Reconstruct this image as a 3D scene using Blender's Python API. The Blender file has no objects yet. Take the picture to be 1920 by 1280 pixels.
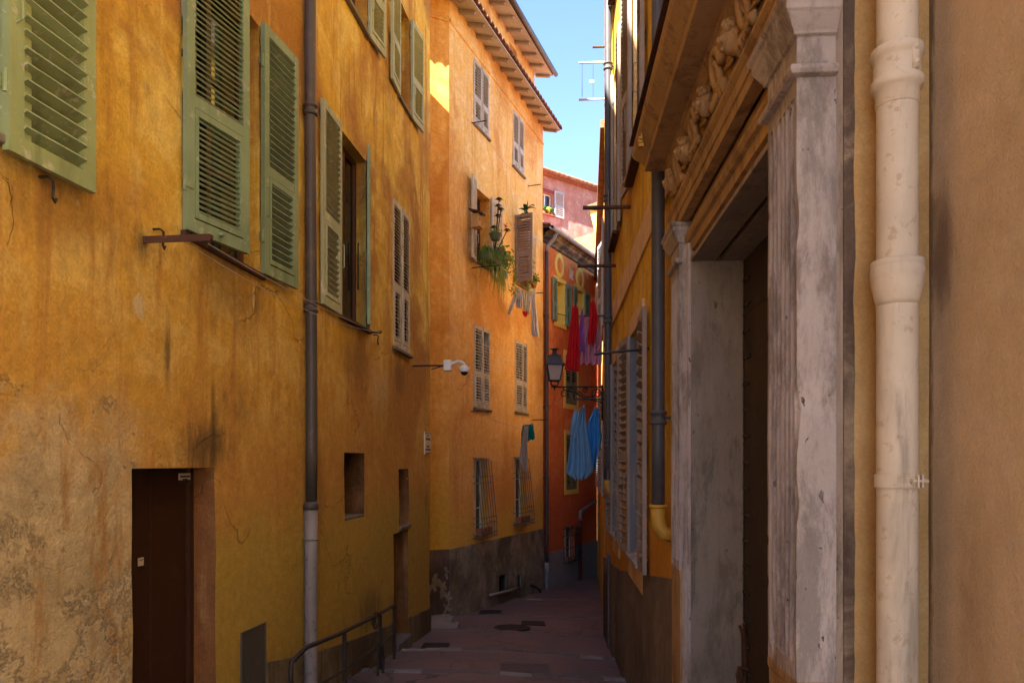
import bpy, math, random
from mathutils import Vector, Matrix, noise
R = math.radians
random.seed(7)
sc = bpy.context.scene
col = sc.collection
PI = math.pi

# ------------------------------------------------------------ camera, sky, sun, exposure
F = 1400.0; CX = 960.0; HY = 866.0; EYE = 1.6
cam = bpy.data.cameras.new('camera'); co = bpy.data.objects.new('camera', cam); col.objects.link(co)
cam.sensor_width = 36; cam.lens = 36*F/1920; cam.shift_y = (HY-640)/1920
cam.clip_start = 0.05; cam.clip_end = 2000
co.location = (0, 0, EYE); co.rotation_euler = (R(90), 0, 0)
sc.camera = co
SUN_EL = 50.0; SUN_D = Vector((-0.574, -0.819, 0)).normalized()
world = bpy.data.worlds.new("World"); sc.world = world; world.use_nodes = True
wn = world.node_tree; bg = wn.nodes['Background']
sky = wn.nodes.new('ShaderNodeTexSky'); sky.sky_type = 'NISHITA'; sky.sun_disc = False
sky.sun_elevation = R(SUN_EL); sky.sun_rotation = math.atan2(SUN_D.x, SUN_D.y)
sky.air_density = 1.0; sky.dust_density = 0.9; sky.ozone_density = 3; sky.altitude = 1500
wn.links.new(sky.outputs[0], bg.inputs[0]); bg.inputs[1].default_value = 0.062
sl = bpy.data.lights.new('sun', 'SUN'); sl.energy = 5.0; sl.angle = R(0.5); sl.color = (1, 0.95, 0.86)
so = bpy.data.objects.new('sun', sl); col.objects.link(so)
sdir = Vector((SUN_D.x*math.cos(R(SUN_EL)), SUN_D.y*math.cos(R(SUN_EL)), math.sin(R(SUN_EL))))
so.rotation_euler = sdir.to_track_quat('Z', 'Y').to_euler(); so.location = sdir*60
sc.view_settings.view_transform = 'Standard'; sc.view_settings.look = 'None'
sc.view_settings.gamma = 1; sc.view_settings.exposure = 3.12
sc.cycles.max_bounces = 12; sc.cycles.diffuse_bounces = 8; sc.cycles.sample_clamp_indirect = 8

# ------------------------------------------------------------ material helpers
class G:
    def __init__(s, name):
        s.m = bpy.data.materials.new(name); s.m.use_nodes = True
        s.nt = s.m.node_tree; s.b = s.nt.nodes['Principled BSDF']
        s.b.inputs['Roughness'].default_value = 0.85
        s.b.inputs['Specular IOR Level'].default_value = 0.25
        s.tc = s.nt.nodes.new('ShaderNodeTexCoord')
    def lk(s, a, sock):
        if isinstance(a, bpy.types.NodeSocket): s.nt.links.new(a, sock)
        elif isinstance(a, (tuple, list)):
            sock.default_value = tuple(a) + ((1,) if len(a) == 3 and len(sock.default_value) == 4 else ())
        else: sock.default_value = a
    def vec(s, sx=1, sy=1, sz=1, off=(0, 0, 0)):
        n = s.nt.nodes.new('ShaderNodeMapping'); s.nt.links.new(s.tc.outputs['Object'], n.inputs[0])
        n.inputs['Scale'].default_value = (sx, sy, sz); n.inputs['Location'].default_value = off
        return n.outputs[0]
    def noise(s, scale, detail=6, rough=.6, dist=0, v=None):
        n = s.nt.nodes.new('ShaderNodeTexNoise'); s.nt.links.new(v or s.vec(), n.inputs['Vector'])
        n.inputs['Scale'].default_value = scale; n.inputs['Detail'].default_value = detail
        n.inputs['Roughness'].default_value = rough; n.inputs['Distortion'].default_value = dist
        return n.outputs['Fac']
    def vor(s, scale, feature='F1', v=None):
        n = s.nt.nodes.new('ShaderNodeTexVoronoi'); n.feature = feature
        s.nt.links.new(v or s.vec(), n.inputs['Vector']); n.inputs['Scale'].default_value = scale
        return n.outputs['Distance']
    def step(s, f, a, b):
        n = s.nt.nodes.new('ShaderNodeMapRange'); n.interpolation_type = 'SMOOTHSTEP'
        s.lk(f, n.inputs[0]); n.inputs[1].default_value = a; n.inputs[2].default_value = b
        return n.outputs[0]
    def lin(s, f, a, b, c=0., d=1.):
        n = s.nt.nodes.new('ShaderNodeMapRange'); s.lk(f, n.inputs[0])
        for i, q in enumerate((a, b, c, d)): n.inputs[i+1].default_value = q
        return n.outputs[0]
    def mix(s, f, a, b, mode='MIX'):
        n = s.nt.nodes.new('ShaderNodeMix'); n.data_type = 'RGBA'; n.blend_type = mode
        s.lk(f, n.inputs[0]); s.lk(a, n.inputs[6]); s.lk(b, n.inputs[7]); return n.outputs[2]
    def math(s, op, a, b=0.):
        n = s.nt.nodes.new('ShaderNodeMath'); n.operation = op; s.lk(a, n.inputs[0]); s.lk(b, n.inputs[1])
        return n.outputs[0]
    def xyz(s):
        n = s.nt.nodes.new('ShaderNodeSeparateXYZ'); s.nt.links.new(s.tc.outputs['Object'], n.inputs[0])
        return n.outputs
    def bump(s, h, strength=.3, dist=.01, prev=None):
        n = s.nt.nodes.new('ShaderNodeBump'); n.inputs['Strength'].default_value = strength
        n.inputs['Distance'].default_value = dist; s.lk(h, n.inputs['Height'])
        if prev: s.nt.links.new(prev, n.inputs['Normal'])
        s.nt.links.new(n.outputs[0], s.b.inputs['Normal']); return n.outputs[0]
    def out(s, c): s.lk(c, s.b.inputs['Base Color']); return s.m

def stucco(name, mid, dark, light, streak=.5, bump=.5, zones=(), patch=None, cracks=.3, speck=.4, soot=.35, grain=55, gd=.014, stains_and_shade=(), gm=(.76, 1.14)):
    """limewashed render: mottled pigment, runs, repaint and darker zones below given heights, hairline cracks"""
    g = G(name); x, y, z = g.xyz()[:3]
    big = g.noise(.55, 5, .6, .6); med = g.noise(2.2, 8, .68, .8); fine = g.noise(11, 8, .7)
    c = g.mix(g.math('MULTIPLY', g.step(med, .44, .62), .85), mid, light)
    c = g.mix(g.step(big, .45, .64), c, dark)
    run = g.noise(1.0, 7, .62, .3, g.vec(5.5, 5.5, .45))
    c = g.mix(g.math('MULTIPLY', g.step(run, .5, .66), streak), c, dark)
    run2 = g.noise(1.0, 6, .6, .2, g.vec(8, 8, .7, (3, 1, 4)))
    c = g.mix(g.math('MULTIPLY', g.step(run2, .56, .8), streak*.8), c, light)
    wob = g.math('MULTIPLY', g.math('SUBTRACT', g.noise(1.7, 8, .7, .5), .5), 1.0)
    zz = g.math('ADD', z, wob)
    for (zt, soft, cc, amt) in zones:
        f = g.math('MULTIPLY', g.lin(zz, zt+soft, zt-soft), amt)
        c = g.mix(f, c, cc)
    h = g.math('ADD', g.math('MULTIPLY', g.noise(grain, 6, .75), .6), g.math('MULTIPLY', g.noise(7, 6, .6), 1.3))
    if patch:   # worn area: (s max, z max, colour, soft)
        for (smax, zmax, cc, soft) in patch:
            a = g.lin(g.math('ADD', x, g.math('MULTIPLY', g.math('SUBTRACT', g.noise(1.3, 8, .7, 1), .5), 2.4)), smax+soft, smax-soft)
            b = g.lin(g.math('ADD', z, g.math('MULTIPLY', g.math('SUBTRACT', g.noise(1.1, 8, .7, 1), .5), 2.0)), zmax+soft, zmax-soft)
            f = g.math('MULTIPLY', a, b)
            wear = g.mix(g.step(g.noise(1.8, 10, .75, .2), .42, .62), cc, tuple(q*.72 for q in cc))
            wear = g.mix(g.math('MULTIPLY', g.step(g.noise(1.2, 8, .7, .3, g.vec(1.6, 1.6, .6, (7, 2, 3))), .52, .64), .85), wear, (.42, .215, .06))
            c = g.mix(g.step(f, .15, .75), c, wear)
            cn = g.noise(1.15, 12, .76, .3, g.vec(1, 1, 1, (2, 5, 1)))
            chip = g.step(cn, .535, .55)
            edge = g.math('MULTIPLY', g.math('MULTIPLY', chip, g.step(cn, .575, .55)), f)
            c = g.mix(g.math('MULTIPLY', edge, .75), c, (.80, .66, .42)); c = g.mix(g.math('MULTIPLY', g.math('MULTIPLY', g.step(cn, .505, .53), g.step(cn, .545, .53)), g.math('MULTIPLY', f, .5)), c, (.24, .16, .08))  # pale rims along the chips are highlights painted on the relief
            h = g.math('ADD', h, g.math('MULTIPLY', g.math('MULTIPLY', chip, f), 2.4))
            h = g.math('ADD', h, g.math('MULTIPLY', g.math('MULTIPLY', g.noise(9, 9, .8), f), 1.6))
    for (s_, z_, rs_, rz_, cc, am_, sf) in stains_and_shade:   # spots, runs and painted shade at a given place on the wall
        ex = g.math('DIVIDE', g.math('SUBTRACT', x, s_), rs_); ez = g.math('DIVIDE', g.math('SUBTRACT', z, z_), rz_)
        rr = g.math('ADD', g.math('POWER', g.math('ABSOLUTE', ex), 2.), g.math('POWER', g.math('ABSOLUTE', ez), 2.))
        wv = g.noise(1.0, 8, .72, .3, g.vec(9 if sf > .3 else 22, 9 if sf > .3 else 22, 2.2 if sf > .3 else 18))
        rr = g.math('ADD', g.math('SQRT', rr), g.math('MULTIPLY', g.math('SUBTRACT', wv, .5), 2.2))
        c = g.mix(g.math('MULTIPLY', g.step(rr, 1+sf*.25, 1-sf*.9), am_), c, cc)
    if soot:
        so_ = g.noise(.9, 8, .7, .8, g.vec(1.3, 1.3, .6, (11, 3, 5)))
        c = g.mix(g.math('MULTIPLY', g.step(so_, .56, .76), soot), c, (.07, .045, .022))
    if speck:
        sp = g.vor(3.2, v=g.vec(1, 1, .8, (4, 4, 4)))
        c = g.mix(g.math('MULTIPLY', g.step(g.math('ADD', sp, g.math('MULTIPLY', fine, .06)), .085, .05), speck), c, (.62, .5, .34))
        sp2 = g.vor(2.1, v=g.vec(1, 1, 1.3, (9, 1, 2)))
        c = g.mix(g.math('MULTIPLY', g.step(g.math('ADD', sp2, g.math('MULTIPLY', fine, .05)), .07, .04), speck), c, (.05, .03, .02))
    if cracks:
        v = g.nt.nodes.new('ShaderNodeVectorMath'); v.operation = 'ADD'
        n3 = g.nt.nodes.new('ShaderNodeTexNoise'); n3.inputs['Scale'].default_value = 1.6; n3.inputs['Detail'].default_value = 6
        g.nt.links.new(g.tc.outputs['Object'], n3.inputs['Vector'])
        g.nt.links.new(g.tc.outputs['Object'], v.inputs[0]); g.nt.links.new(n3.outputs['Color'], v.inputs[1])
        e = g.vor(.55, 'DISTANCE_TO_EDGE', v.outputs[0])
        ck = g.math('MULTIPLY', g.step(e, .006, .002), g.step(g.noise(.8, 3, .5, 0, g.vec(1, 1, 1, (5, 5, 5))), .5, .6))
        c = g.mix(g.math('MULTIPLY', ck, cracks), c, (.08, .045, .02)); h = g.math('SUBTRACT', h, g.math('MULTIPLY', ck, 1.5))
    gr = g.lin(g.math('ADD', g.math('MULTIPLY', fine, .5), g.math('MULTIPLY', g.noise(grain, 4, .75), .5)), .38, .62, *gm)
    cc_ = g.nt.nodes.new('ShaderNodeCombineColor')
    for q in range(3): g.lk(gr, cc_.inputs[q])
    c = g.mix(1., c, cc_.outputs[0], 'MULTIPLY')
    g.bump(h, min(1, bump*1.5), gd); g.b.inputs['Roughness'].default_value = .92
    return g.out(c)

def paint(name, colr, wear=None, amt=.5, rough=.55, bump=.15, scale=9, grime=.3):
    g = G(name); n = g.noise(scale, 8, .7, .4); c = g.mix(g.lin(g.noise(2.5, 5), .3, .7), colr, tuple(q*.72 for q in colr))
    if wear: c = g.mix(g.math('MULTIPLY', g.step(n, .56, .64), amt), c, wear)
    c = g.mix(g.math('MULTIPLY', g.step(g.noise(1, 7, .65, .5, g.vec(9, 9, 1.3)), .5, .75), grime), c, tuple(q*.3 for q in colr))
    g.b.inputs['Roughness'].default_value = rough
    g.bump(g.math('ADD', n, g.math('MULTIPLY', g.noise(60, 3), .4)), bump, .004); return g.out(c)

def marble(name, colr, dark, pits=.8, stain=.6):
    g = G(name)
    c = g.mix(g.lin(g.noise(1.4, 7, .65, .8), .3, .7), colr, tuple(q*.7 for q in colr))
    vein = g.noise(1.0, 12, .76, .25, g.vec(5, 5, 1.6))
    c = g.mix(g.math('MULTIPLY', g.step(vein, .47, .62), stain), c, dark)
    c = g.mix(g.math('MULTIPLY', g.step(g.noise(1, 7, .7, .4, g.vec(14, 14, .9, (3, 3, 3))), .52, .72), stain*.7), c, tuple(q*.45 for q in colr))
    pt = g.math('MULTIPLY', g.step(g.noise(19, 5, .62, .6, g.vec(1.3, 1.3, .75)), .665, .70), g.step(g.noise(2.0, 5), .42, .55))
    dirt = g.step(g.noise(1.7, 10, .78, .2, g.vec(3, 3, .8, (5, 5, 5))), .53, .63); c = g.mix(g.math('MULTIPLY', dirt, .75), c, tuple(q*.42 for q in colr))
    c = g.mix(g.math('MULTIPLY', pt, pits), c, (.05, .045, .045))
    h = g.math('SUBTRACT', g.math('MULTIPLY', g.noise(26, 9, .75), 1.0), g.math('MULTIPLY', pt, 1.5))
    g.b.inputs['Roughness'].default_value = .7; g.bump(h, .9, .012)
    return g.out(c)

def wash(name, colr, var=.7, rough=.8, trans=0, bump=0):
    g = G(name); c = g.mix(g.lin(g.noise(5, 5), .3, .7), colr, tuple(q*var for q in colr))
    g.b.inputs['Roughness'].default_value = rough
    if bump: g.bump(g.noise(30, 6, .7), bump, .01)
    g.out(c)
    if trans:
        t = g.nt.nodes.new('ShaderNodeBsdfTranslucent'); s = g.nt.nodes.new('ShaderNodeMixShader')
        g.lk(c, t.inputs[0]); s.inputs[0].default_value = trans
        g.nt.links.new(g.b.outputs[0], s.inputs[1]); g.nt.links.new(t.outputs[0], s.inputs[2])
        g.nt.links.new(s.outputs[0], g.nt.nodes['Material Output'].inputs[0])
    return g.m

M = {}
M['left'] = stucco('ochre_render', (.69, .44, .055), (.41, .20, .04), (.82, .63, .18), .8, .75,
    zones=((2.6, 1.4, (.54, .26, .055), .85), (1.15, .22, (.46, .31, .05), .9), (-.1, .9, (.28, .16, .035), .6)),
    patch=((2.3, 1.65, (.66, .50, .27), .55),), soot=.5, cracks=.10, stains_and_shade=((2.57, 2.27, .04, .26, (.08, .05, .025), .7, 1.), (3.34, 2.88, .75, .42, (.16, .085, .03), .6, 1.), (3.05, 1.72, .32, .22, (.08, .05, .02), .75, .9), (3.12, 1.9, .05, .38, (.07, .045, .02), .7, 1.), (2.30, 2.86, .09, .13, (.06, .035, .02), .7, 1.), (1.7, 2.85, .62, .28, (.25, .12, .035), .6, 1.), (7.86, 2.8, .4, .35, (.16, .085, .03), .6, 1.), (6.1, 2.7, .55, .4, (.2, .10, .03), .55, 1.), (2.28, 2.49, .055, .075, (.62, .48, .26), .9, .1), (3.7, 2.84, .018, .09, (.62, .48, .26), .8, .1), (7.0, 2.5, .5, .35, (.62, .45, .22), .5, 1.), (4.3, -.35, .9, .35, (.10, .075, .03), .7, 1.), (6.6, -.1, .5, .3, (.08, .065, .03), .6, 1.), (2.9, 3.6, .03, .03, (.1, .06, .03), .8, .1), (5.0, 1.4, .25, .5, (.25, .14, .04), .6, 1.)))  # small dark spot at the iron bar is its shadow put into colour
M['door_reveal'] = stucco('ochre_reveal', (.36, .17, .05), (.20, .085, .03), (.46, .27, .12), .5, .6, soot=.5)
M['dark_reveal'] = stucco('shade_dark_reveal', (.22, .10, .035), (.10, .045, .02), (.30, .15, .06), .6, .6, soot=.8)  # niche and cellar recesses darkened in colour, standing for shade
M['plinth_l'] = stucco('stained_plinth', (.17, .125, .065), (.08, .055, .03), (.26, .20, .12), .8, .6, speck=.7, soot=.6)
M['mid'] = stucco('apricot_render', (.84, .50, .14), (.66, .31, .07), (.90, .63, .28), .6, .5,
    zones=((3.6, 2.5, (.70, .31, .07), .5), (.65, .3, (.70, .43, .07), .8)), soot=.12, cracks=.25, speck=.3)
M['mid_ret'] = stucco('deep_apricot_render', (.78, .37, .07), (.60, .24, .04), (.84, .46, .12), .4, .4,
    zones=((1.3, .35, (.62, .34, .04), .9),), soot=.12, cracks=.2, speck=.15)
M['plinth_m'] = stucco('roughcast_plinth', (.225, .20, .155), (.11, .095, .07), (.36, .32, .26), .3, 1.0, speck=.9, soot=.5)
M['plinth_ret'] = stucco('peeling_brown_plinth', (.14, .09, .07), (.08, .05, .04), (.18, .12, .09), .6, .5, speck=.5, soot=.4)
M['red'] = stucco('terracotta_render', (.78, .235, .055), (.60, .15, .035), (.84, .34, .12), .5, .35,
    zones=((2.4, 1.4, (.68, .16, .045), .5), (.9, .5, (.52, .085, .035), .6)), soot=.15, cracks=.2, speck=.25)
M['plinth_r'] = wash('grey_plinth', (.27, .265, .275), .8, bump=.3)
M['pink'] = stucco('pink_render', (.40, .185, .135), (.31, .125, .085), (.50, .29, .235), .3, .3, soot=.1, cracks=.2, speck=.2)
M['yellow'] = stucco('yellow_render', (.64, .38, .022), (.48, .24, .014), (.72, .46, .06), .75, .3,
    zones=((1.2, .6, (.48, .185, .018), .75),), soot=.2, cracks=.3, speck=.12)
M['plinth_y'] = stucco('brown_plinth', (.165, .125, .085), (.11, .085, .055), (.22, .17, .12), .4, .3, speck=.35, soot=.25)
M['return'] = stucco('ochre_roughcast', (.62, .37, .13), (.48, .27, .09), (.68, .45, .19), .5, .8, cracks=0, speck=.25, soot=.2, grain=85, gd=.015, gm=(.82, 1.08))
M['brown'] = stucco('tan_roughcast', (.64, .49, .30), (.55, .42, .25), (.69, .55, .36), .2, .9, gm=(.86, 1.06), cracks=0, speck=.2, soot=.12, grain=85, gd=.012, stains_and_shade=((.08, 2.25, .09, .2, (.14, .075, .04), .7, 1.), (-.02, 2.0, .05, 9, (.10, .055, .03), .8, .5), (.25, 1.2, .1, .3, (.30, .18, .10), .4, 1.)))  # full-height dark strip is corner shade put into the colour
M['beigeband'] = stucco('beige_band', (.64, .42, .20), (.50, .31, .13), (.70, .50, .27), .5, .2, cracks=.1, speck=.1, soot=.1)
M['gold'] = wash('yellow_trim', (.86, .66, .13), .85)
M['marble'] = marble('weathered_marble', (.46, .405, .375), (.17, .14, .125), .9, .9)
M['marble_w'] = marble('worn_warm_stone', (.44, .28, .13), (.15, .085, .04), .5, .7)
M['marble_g'] = marble('grey_marble_reveal', (.30, .25, .20), (.13, .10, .07), .6, .6)
M['mortar'] = stucco('crumbling_mortar', (.13, .085, .06), (.04, .028, .022), (.42, .31, .2), .4, 1.0, speck=.8, soot=.8)
M['peelpatch'] = stucco('peeled_pale_plaster', (.40, .30, .20), (.22, .16, .10), (.48, .38, .27), .4, .8, cracks=0, speck=.5, soot=.4)
M['palestrip'] = marble('pale_plaster_strip', (.40, .30, .22), (.24, .17, .13), .4, .5)
M['green'] = paint('sage_green_paint', (.31, .375, .17), (.52, .50, .40), .6, .6, .4, 14, .45)
M['green2'] = paint('grey_green_paint', (.235, .315, .185), (.42, .42, .33), .5, .6, .4, 12, .5)
M['green3'] = paint('flaking_pale_green_paint', (.42, .46, .30), (.60, .58, .48), .85, .7, .5, 10, .5)
M['green4'] = paint('pale_green_paint', (.42, .45, .28), (.5, .45, .33), .5, .7, .3, 10, .4)
M['linen'] = paint('weathered_linen_paint', (.56, .51, .42), (.26, .20, .14), .7, .75, .4, 14, .5)
M['bare'] = paint('weathered_brown_shutter_wood', (.27, .21, .175), (.40, .34, .28), .5, .8, .4, 10, .5)
M['teal'] = paint('blue_green_paint', (.20, .33, .25), (.3, .4, .33), .3, .6, .1, 8, .3)
M['olive'] = paint('dull_olive_paint', (.22, .23, .14), (.36, .35, .24), .4, .7, .1, 8, .3)
M['slate'] = paint('blue_grey_paint', (.17, .17, .19), (.27, .2, .16), .3, .5, .2, 8, .3)
M['sand'] = paint('sandy_shutter_paint', (.33, .275, .235), (.22, .16, .12), .4, .6, .2, 9, .4)
M['greyblue'] = paint('pale_grey_paint', (.42, .43, .44), None, .3, .6)
M['door'] = paint('dark_door_wood', (.045, .018, .010), (.07, .04, .018), .3, .5, .3, 5, .2)
M['doorr'] = paint('studded_iron_wood', (.045, .03, .018), (.10, .06, .03), .5, .6, .8, 7, .4)
M['woodframe'] = paint('brown_window_wood', (.12, .05, .025), (.3, .2, .12), .3, .6)
M['whiteframe'] = paint('white_window_paint', (.68, .66, .6), (.4, .36, .3), .3, .5)
M['iron'] = paint('black_iron', (.03, .024, .02), (.09, .05, .03), .4, .45, .3, 25, .2)
M['rust'] = paint('rusty_steel', (.085, .038, .022), (.17, .08, .04), .6, .8, .6, 18, .4)
M['bars'] = paint('galvanised_bars', (.17, .15, .12), (.08, .04, .02), .4, .6, .3, 20, .3)
M['zinc'] = paint('dark_zinc_pipe', (.085, .07, .062), (.16, .11, .08), .4, .42, .2, 6, .4)
M['zincb'] = paint('slate_grey_pipe', (.075, .075, .082), (.12, .1, .09), .3, .45, .15, 5, .3)
M['zincl'] = paint('light_grey_cast_pipe', (.25, .22, .21), (.13, .06, .04), .6, .5, .4, 13, .4)
M['zincw'] = paint('pale_zinc', (.42, .42, .42), (.3, .28, .25), .3, .4)
M['cream'] = paint('cream_painted_pipe', (.61, .53, .40), (.36, .26, .16), .6, .62, .8, 19, .7)
M['yellowp'] = paint('yellow_painted_elbow', (.50, .28, .04), (.2, .12, .05), .3, .4)
M['redpipe'] = paint('dark_red_pipe', (.12, .02, .015), (.05, .02, .02), .3, .5)
M['tile'] = wash('clay_roof_tiles', (.36, .15, .08), .45, .9, bump=.6)
M['eave'] = paint('whitewashed_eave_boards', (.56, .50, .42), (.35, .28, .2), .3, .8, .2, 8, .3)
M['rafter'] = paint('grey_brown_rafter', (.38, .31, .24), (.2, .15, .1), .4, .8, .2, 8, .3)
M['sill'] = wash('grey_stone_sill', (.22, .19, .15), .6, .85, bump=.5)
M['white'] = paint('white_plastic', (.78, .76, .72), (.6, .5, .35), .2, .35, .05, 6, .12)
M['glassd'] = wash('dark_dome', (.02, .018, .018), 1, .1)
M['enamel'] = wash('cream_enamel', (.68, .58, .42), .9, .4)
M['ink'] = wash('dark_ink', (.04, .035, .03), 1, .7)
M['maroon'] = wash('maroon_ink', (.22, .04, .03), 1, .7)
M['cover'] = paint('worn_iron_cover', (.13, .09, .088), (.12, .09, .085), .5, .6, .5, 20, .3)
M['sticker'] = wash('paper_sticker', (.52, .45, .38), .85, .6)
M['greybox'] = paint('grey_cabinet_paint', (.085, .078, .07), (.14, .12, .1), .3, .5, .1, 6, .2)
M['lampglass'] = wash('frosted_lamp_glass', (.42, .33, .28), .92, .35)
M['lampmetal'] = paint('lantern_black_paint', (.045, .04, .045), (.1, .09, .09), .3, .4, .2, 8, .3)
M['wire'] = wash('plastic_line', (.45, .36, .3), .9, .5)
M['pot'] = wash('terracotta_pot', (.36, .13, .06), .6, .85)
M['potg'] = wash('green_planter', (.10, .13, .08), .7, .6)
M['potb'] = wash('blue_pot', (.10, .25, .42), .7, .5)
M['leaf'] = wash('leaf_green', (.17, .32, .04), .5, .5, .35)
M['leafy'] = wash('yellow_green_leaf', (.36, .42, .07), .65, .5, .35)
M['leafd'] = wash('dark_leaf', (.03, .075, .02), .6, .3, .15)
M['leafp'] = wash('purple_rosette', (.05, .018, .02), .6, .6)
M['flower'] = wash('pink_flower', (.65, .03, .08), .7, .6, .3)
M['birdwood'] = wash('pale_birdhouse_wood', (.48, .29, .12), .8, .8)
M['c_red'] = wash('red_cloth', (.75, .02, .03), .75, .85, .3)
M['c_purple'] = wash('purple_cloth', (.42, .14, .50), .8, .85, .3)
M['c_pink'] = wash('mauve_cloth', (.75, .38, .52), .85, .85, .45)
M['c_blue'] = wash('blue_cloth', (.07, .38, .82), .8, .85, .3)
M['c_blue2'] = wash('pale_blue_cloth', (.27, .52, .75), .85, .85, .4)
M['c_white'] = wash('white_cloth', (.70, .66, .62), .92, .85, .4)
M['c_cream'] = wash('cream_cloth', (.68, .62, .42), .9, .85, .4)
M['c_teal'] = wash('teal_cloth', (.0, .22, .19), .8, .85, .3)
M['c_grey'] = wash('pale_grey_cloth', (.55, .49, .44), .88, .85, .4)
M['inside_dark'] = wash('inside_shade', (.035, .03, .026), .8)  # near-black colour stands for shade inside rooms and vents
g = G('window_glass'); g.b.inputs['Base Color'].default_value = (.02, .022, .025, 1); g.b.inputs['Roughness'].default_value = .06
g.b.inputs['Specular IOR Level'].default_value = .6; M['glass'] = g.m

# ground: reddish worn asphalt
g = G('red_asphalt')
c = g.mix(g.lin(g.noise(.9, 7, .65, .5), .35, .65), (.215, .135, .13), (.135, .095, .105))
c = g.mix(g.math('MULTIPLY', g.step(g.noise(1.5, 8, .7, .8, g.vec(1, .5, 1, (3, 3, 0))), .55, .68), .7), c, (.065, .05, .05))
c = g.mix(g.math('MULTIPLY', g.step(g.noise(2.5, 8, .7, 1), .56, .66), .6), c, (.24, .19, .18))
c = g.mix(g.math('MULTIPLY', g.step(g.vor(9), .07, .04), .7), c, (.3, .26, .24))
c = g.mix(g.lin(g.noise(120, 3), .3, .7, 0, .5), c, (.03, .02, .02))
v = g.nt.nodes.new('ShaderNodeVectorMath'); v.operation = 'ADD'
n3 = g.nt.nodes.new('ShaderNodeTexNoise'); n3.inputs['Scale'].default_value = 1.2; n3.inputs['Detail'].default_value = 6
g.nt.links.new(g.tc.outputs['Object'], n3.inputs['Vector'])
g.nt.links.new(g.tc.outputs['Object'], v.inputs[0]); g.nt.links.new(n3.outputs['Color'], v.inputs[1])
ck = g.step(g.vor(.5, 'DISTANCE_TO_EDGE', v.outputs[0]), .008, .003)
c = g.mix(g.math('MULTIPLY', ck, .8), c, (.02, .016, .016))
g.b.inputs['Roughness'].default_value = .5; g.b.inputs['Specular IOR Level'].default_value = .5
g.bump(g.math('SUBTRACT', g.math('ADD', g.noise(90, 4, .8), g.math('MULTIPLY', g.noise(3, 6), 2)), ck), .35, .012); M['asphalt'] = g.out(c)
M['kerbstone'] = marble('grey_step_stone', (.16, .14, .135), (.075, .065, .06), .7, .6)
M['kerblight'] = marble('pale_step_stone', (.25, .225, .215), (.2, .17, .15), .6, .4)
M['grate'] = paint('cast_iron_grate', (.028, .024, .024), (.05, .04, .04), .5, .5, .4, 30, .2)

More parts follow.
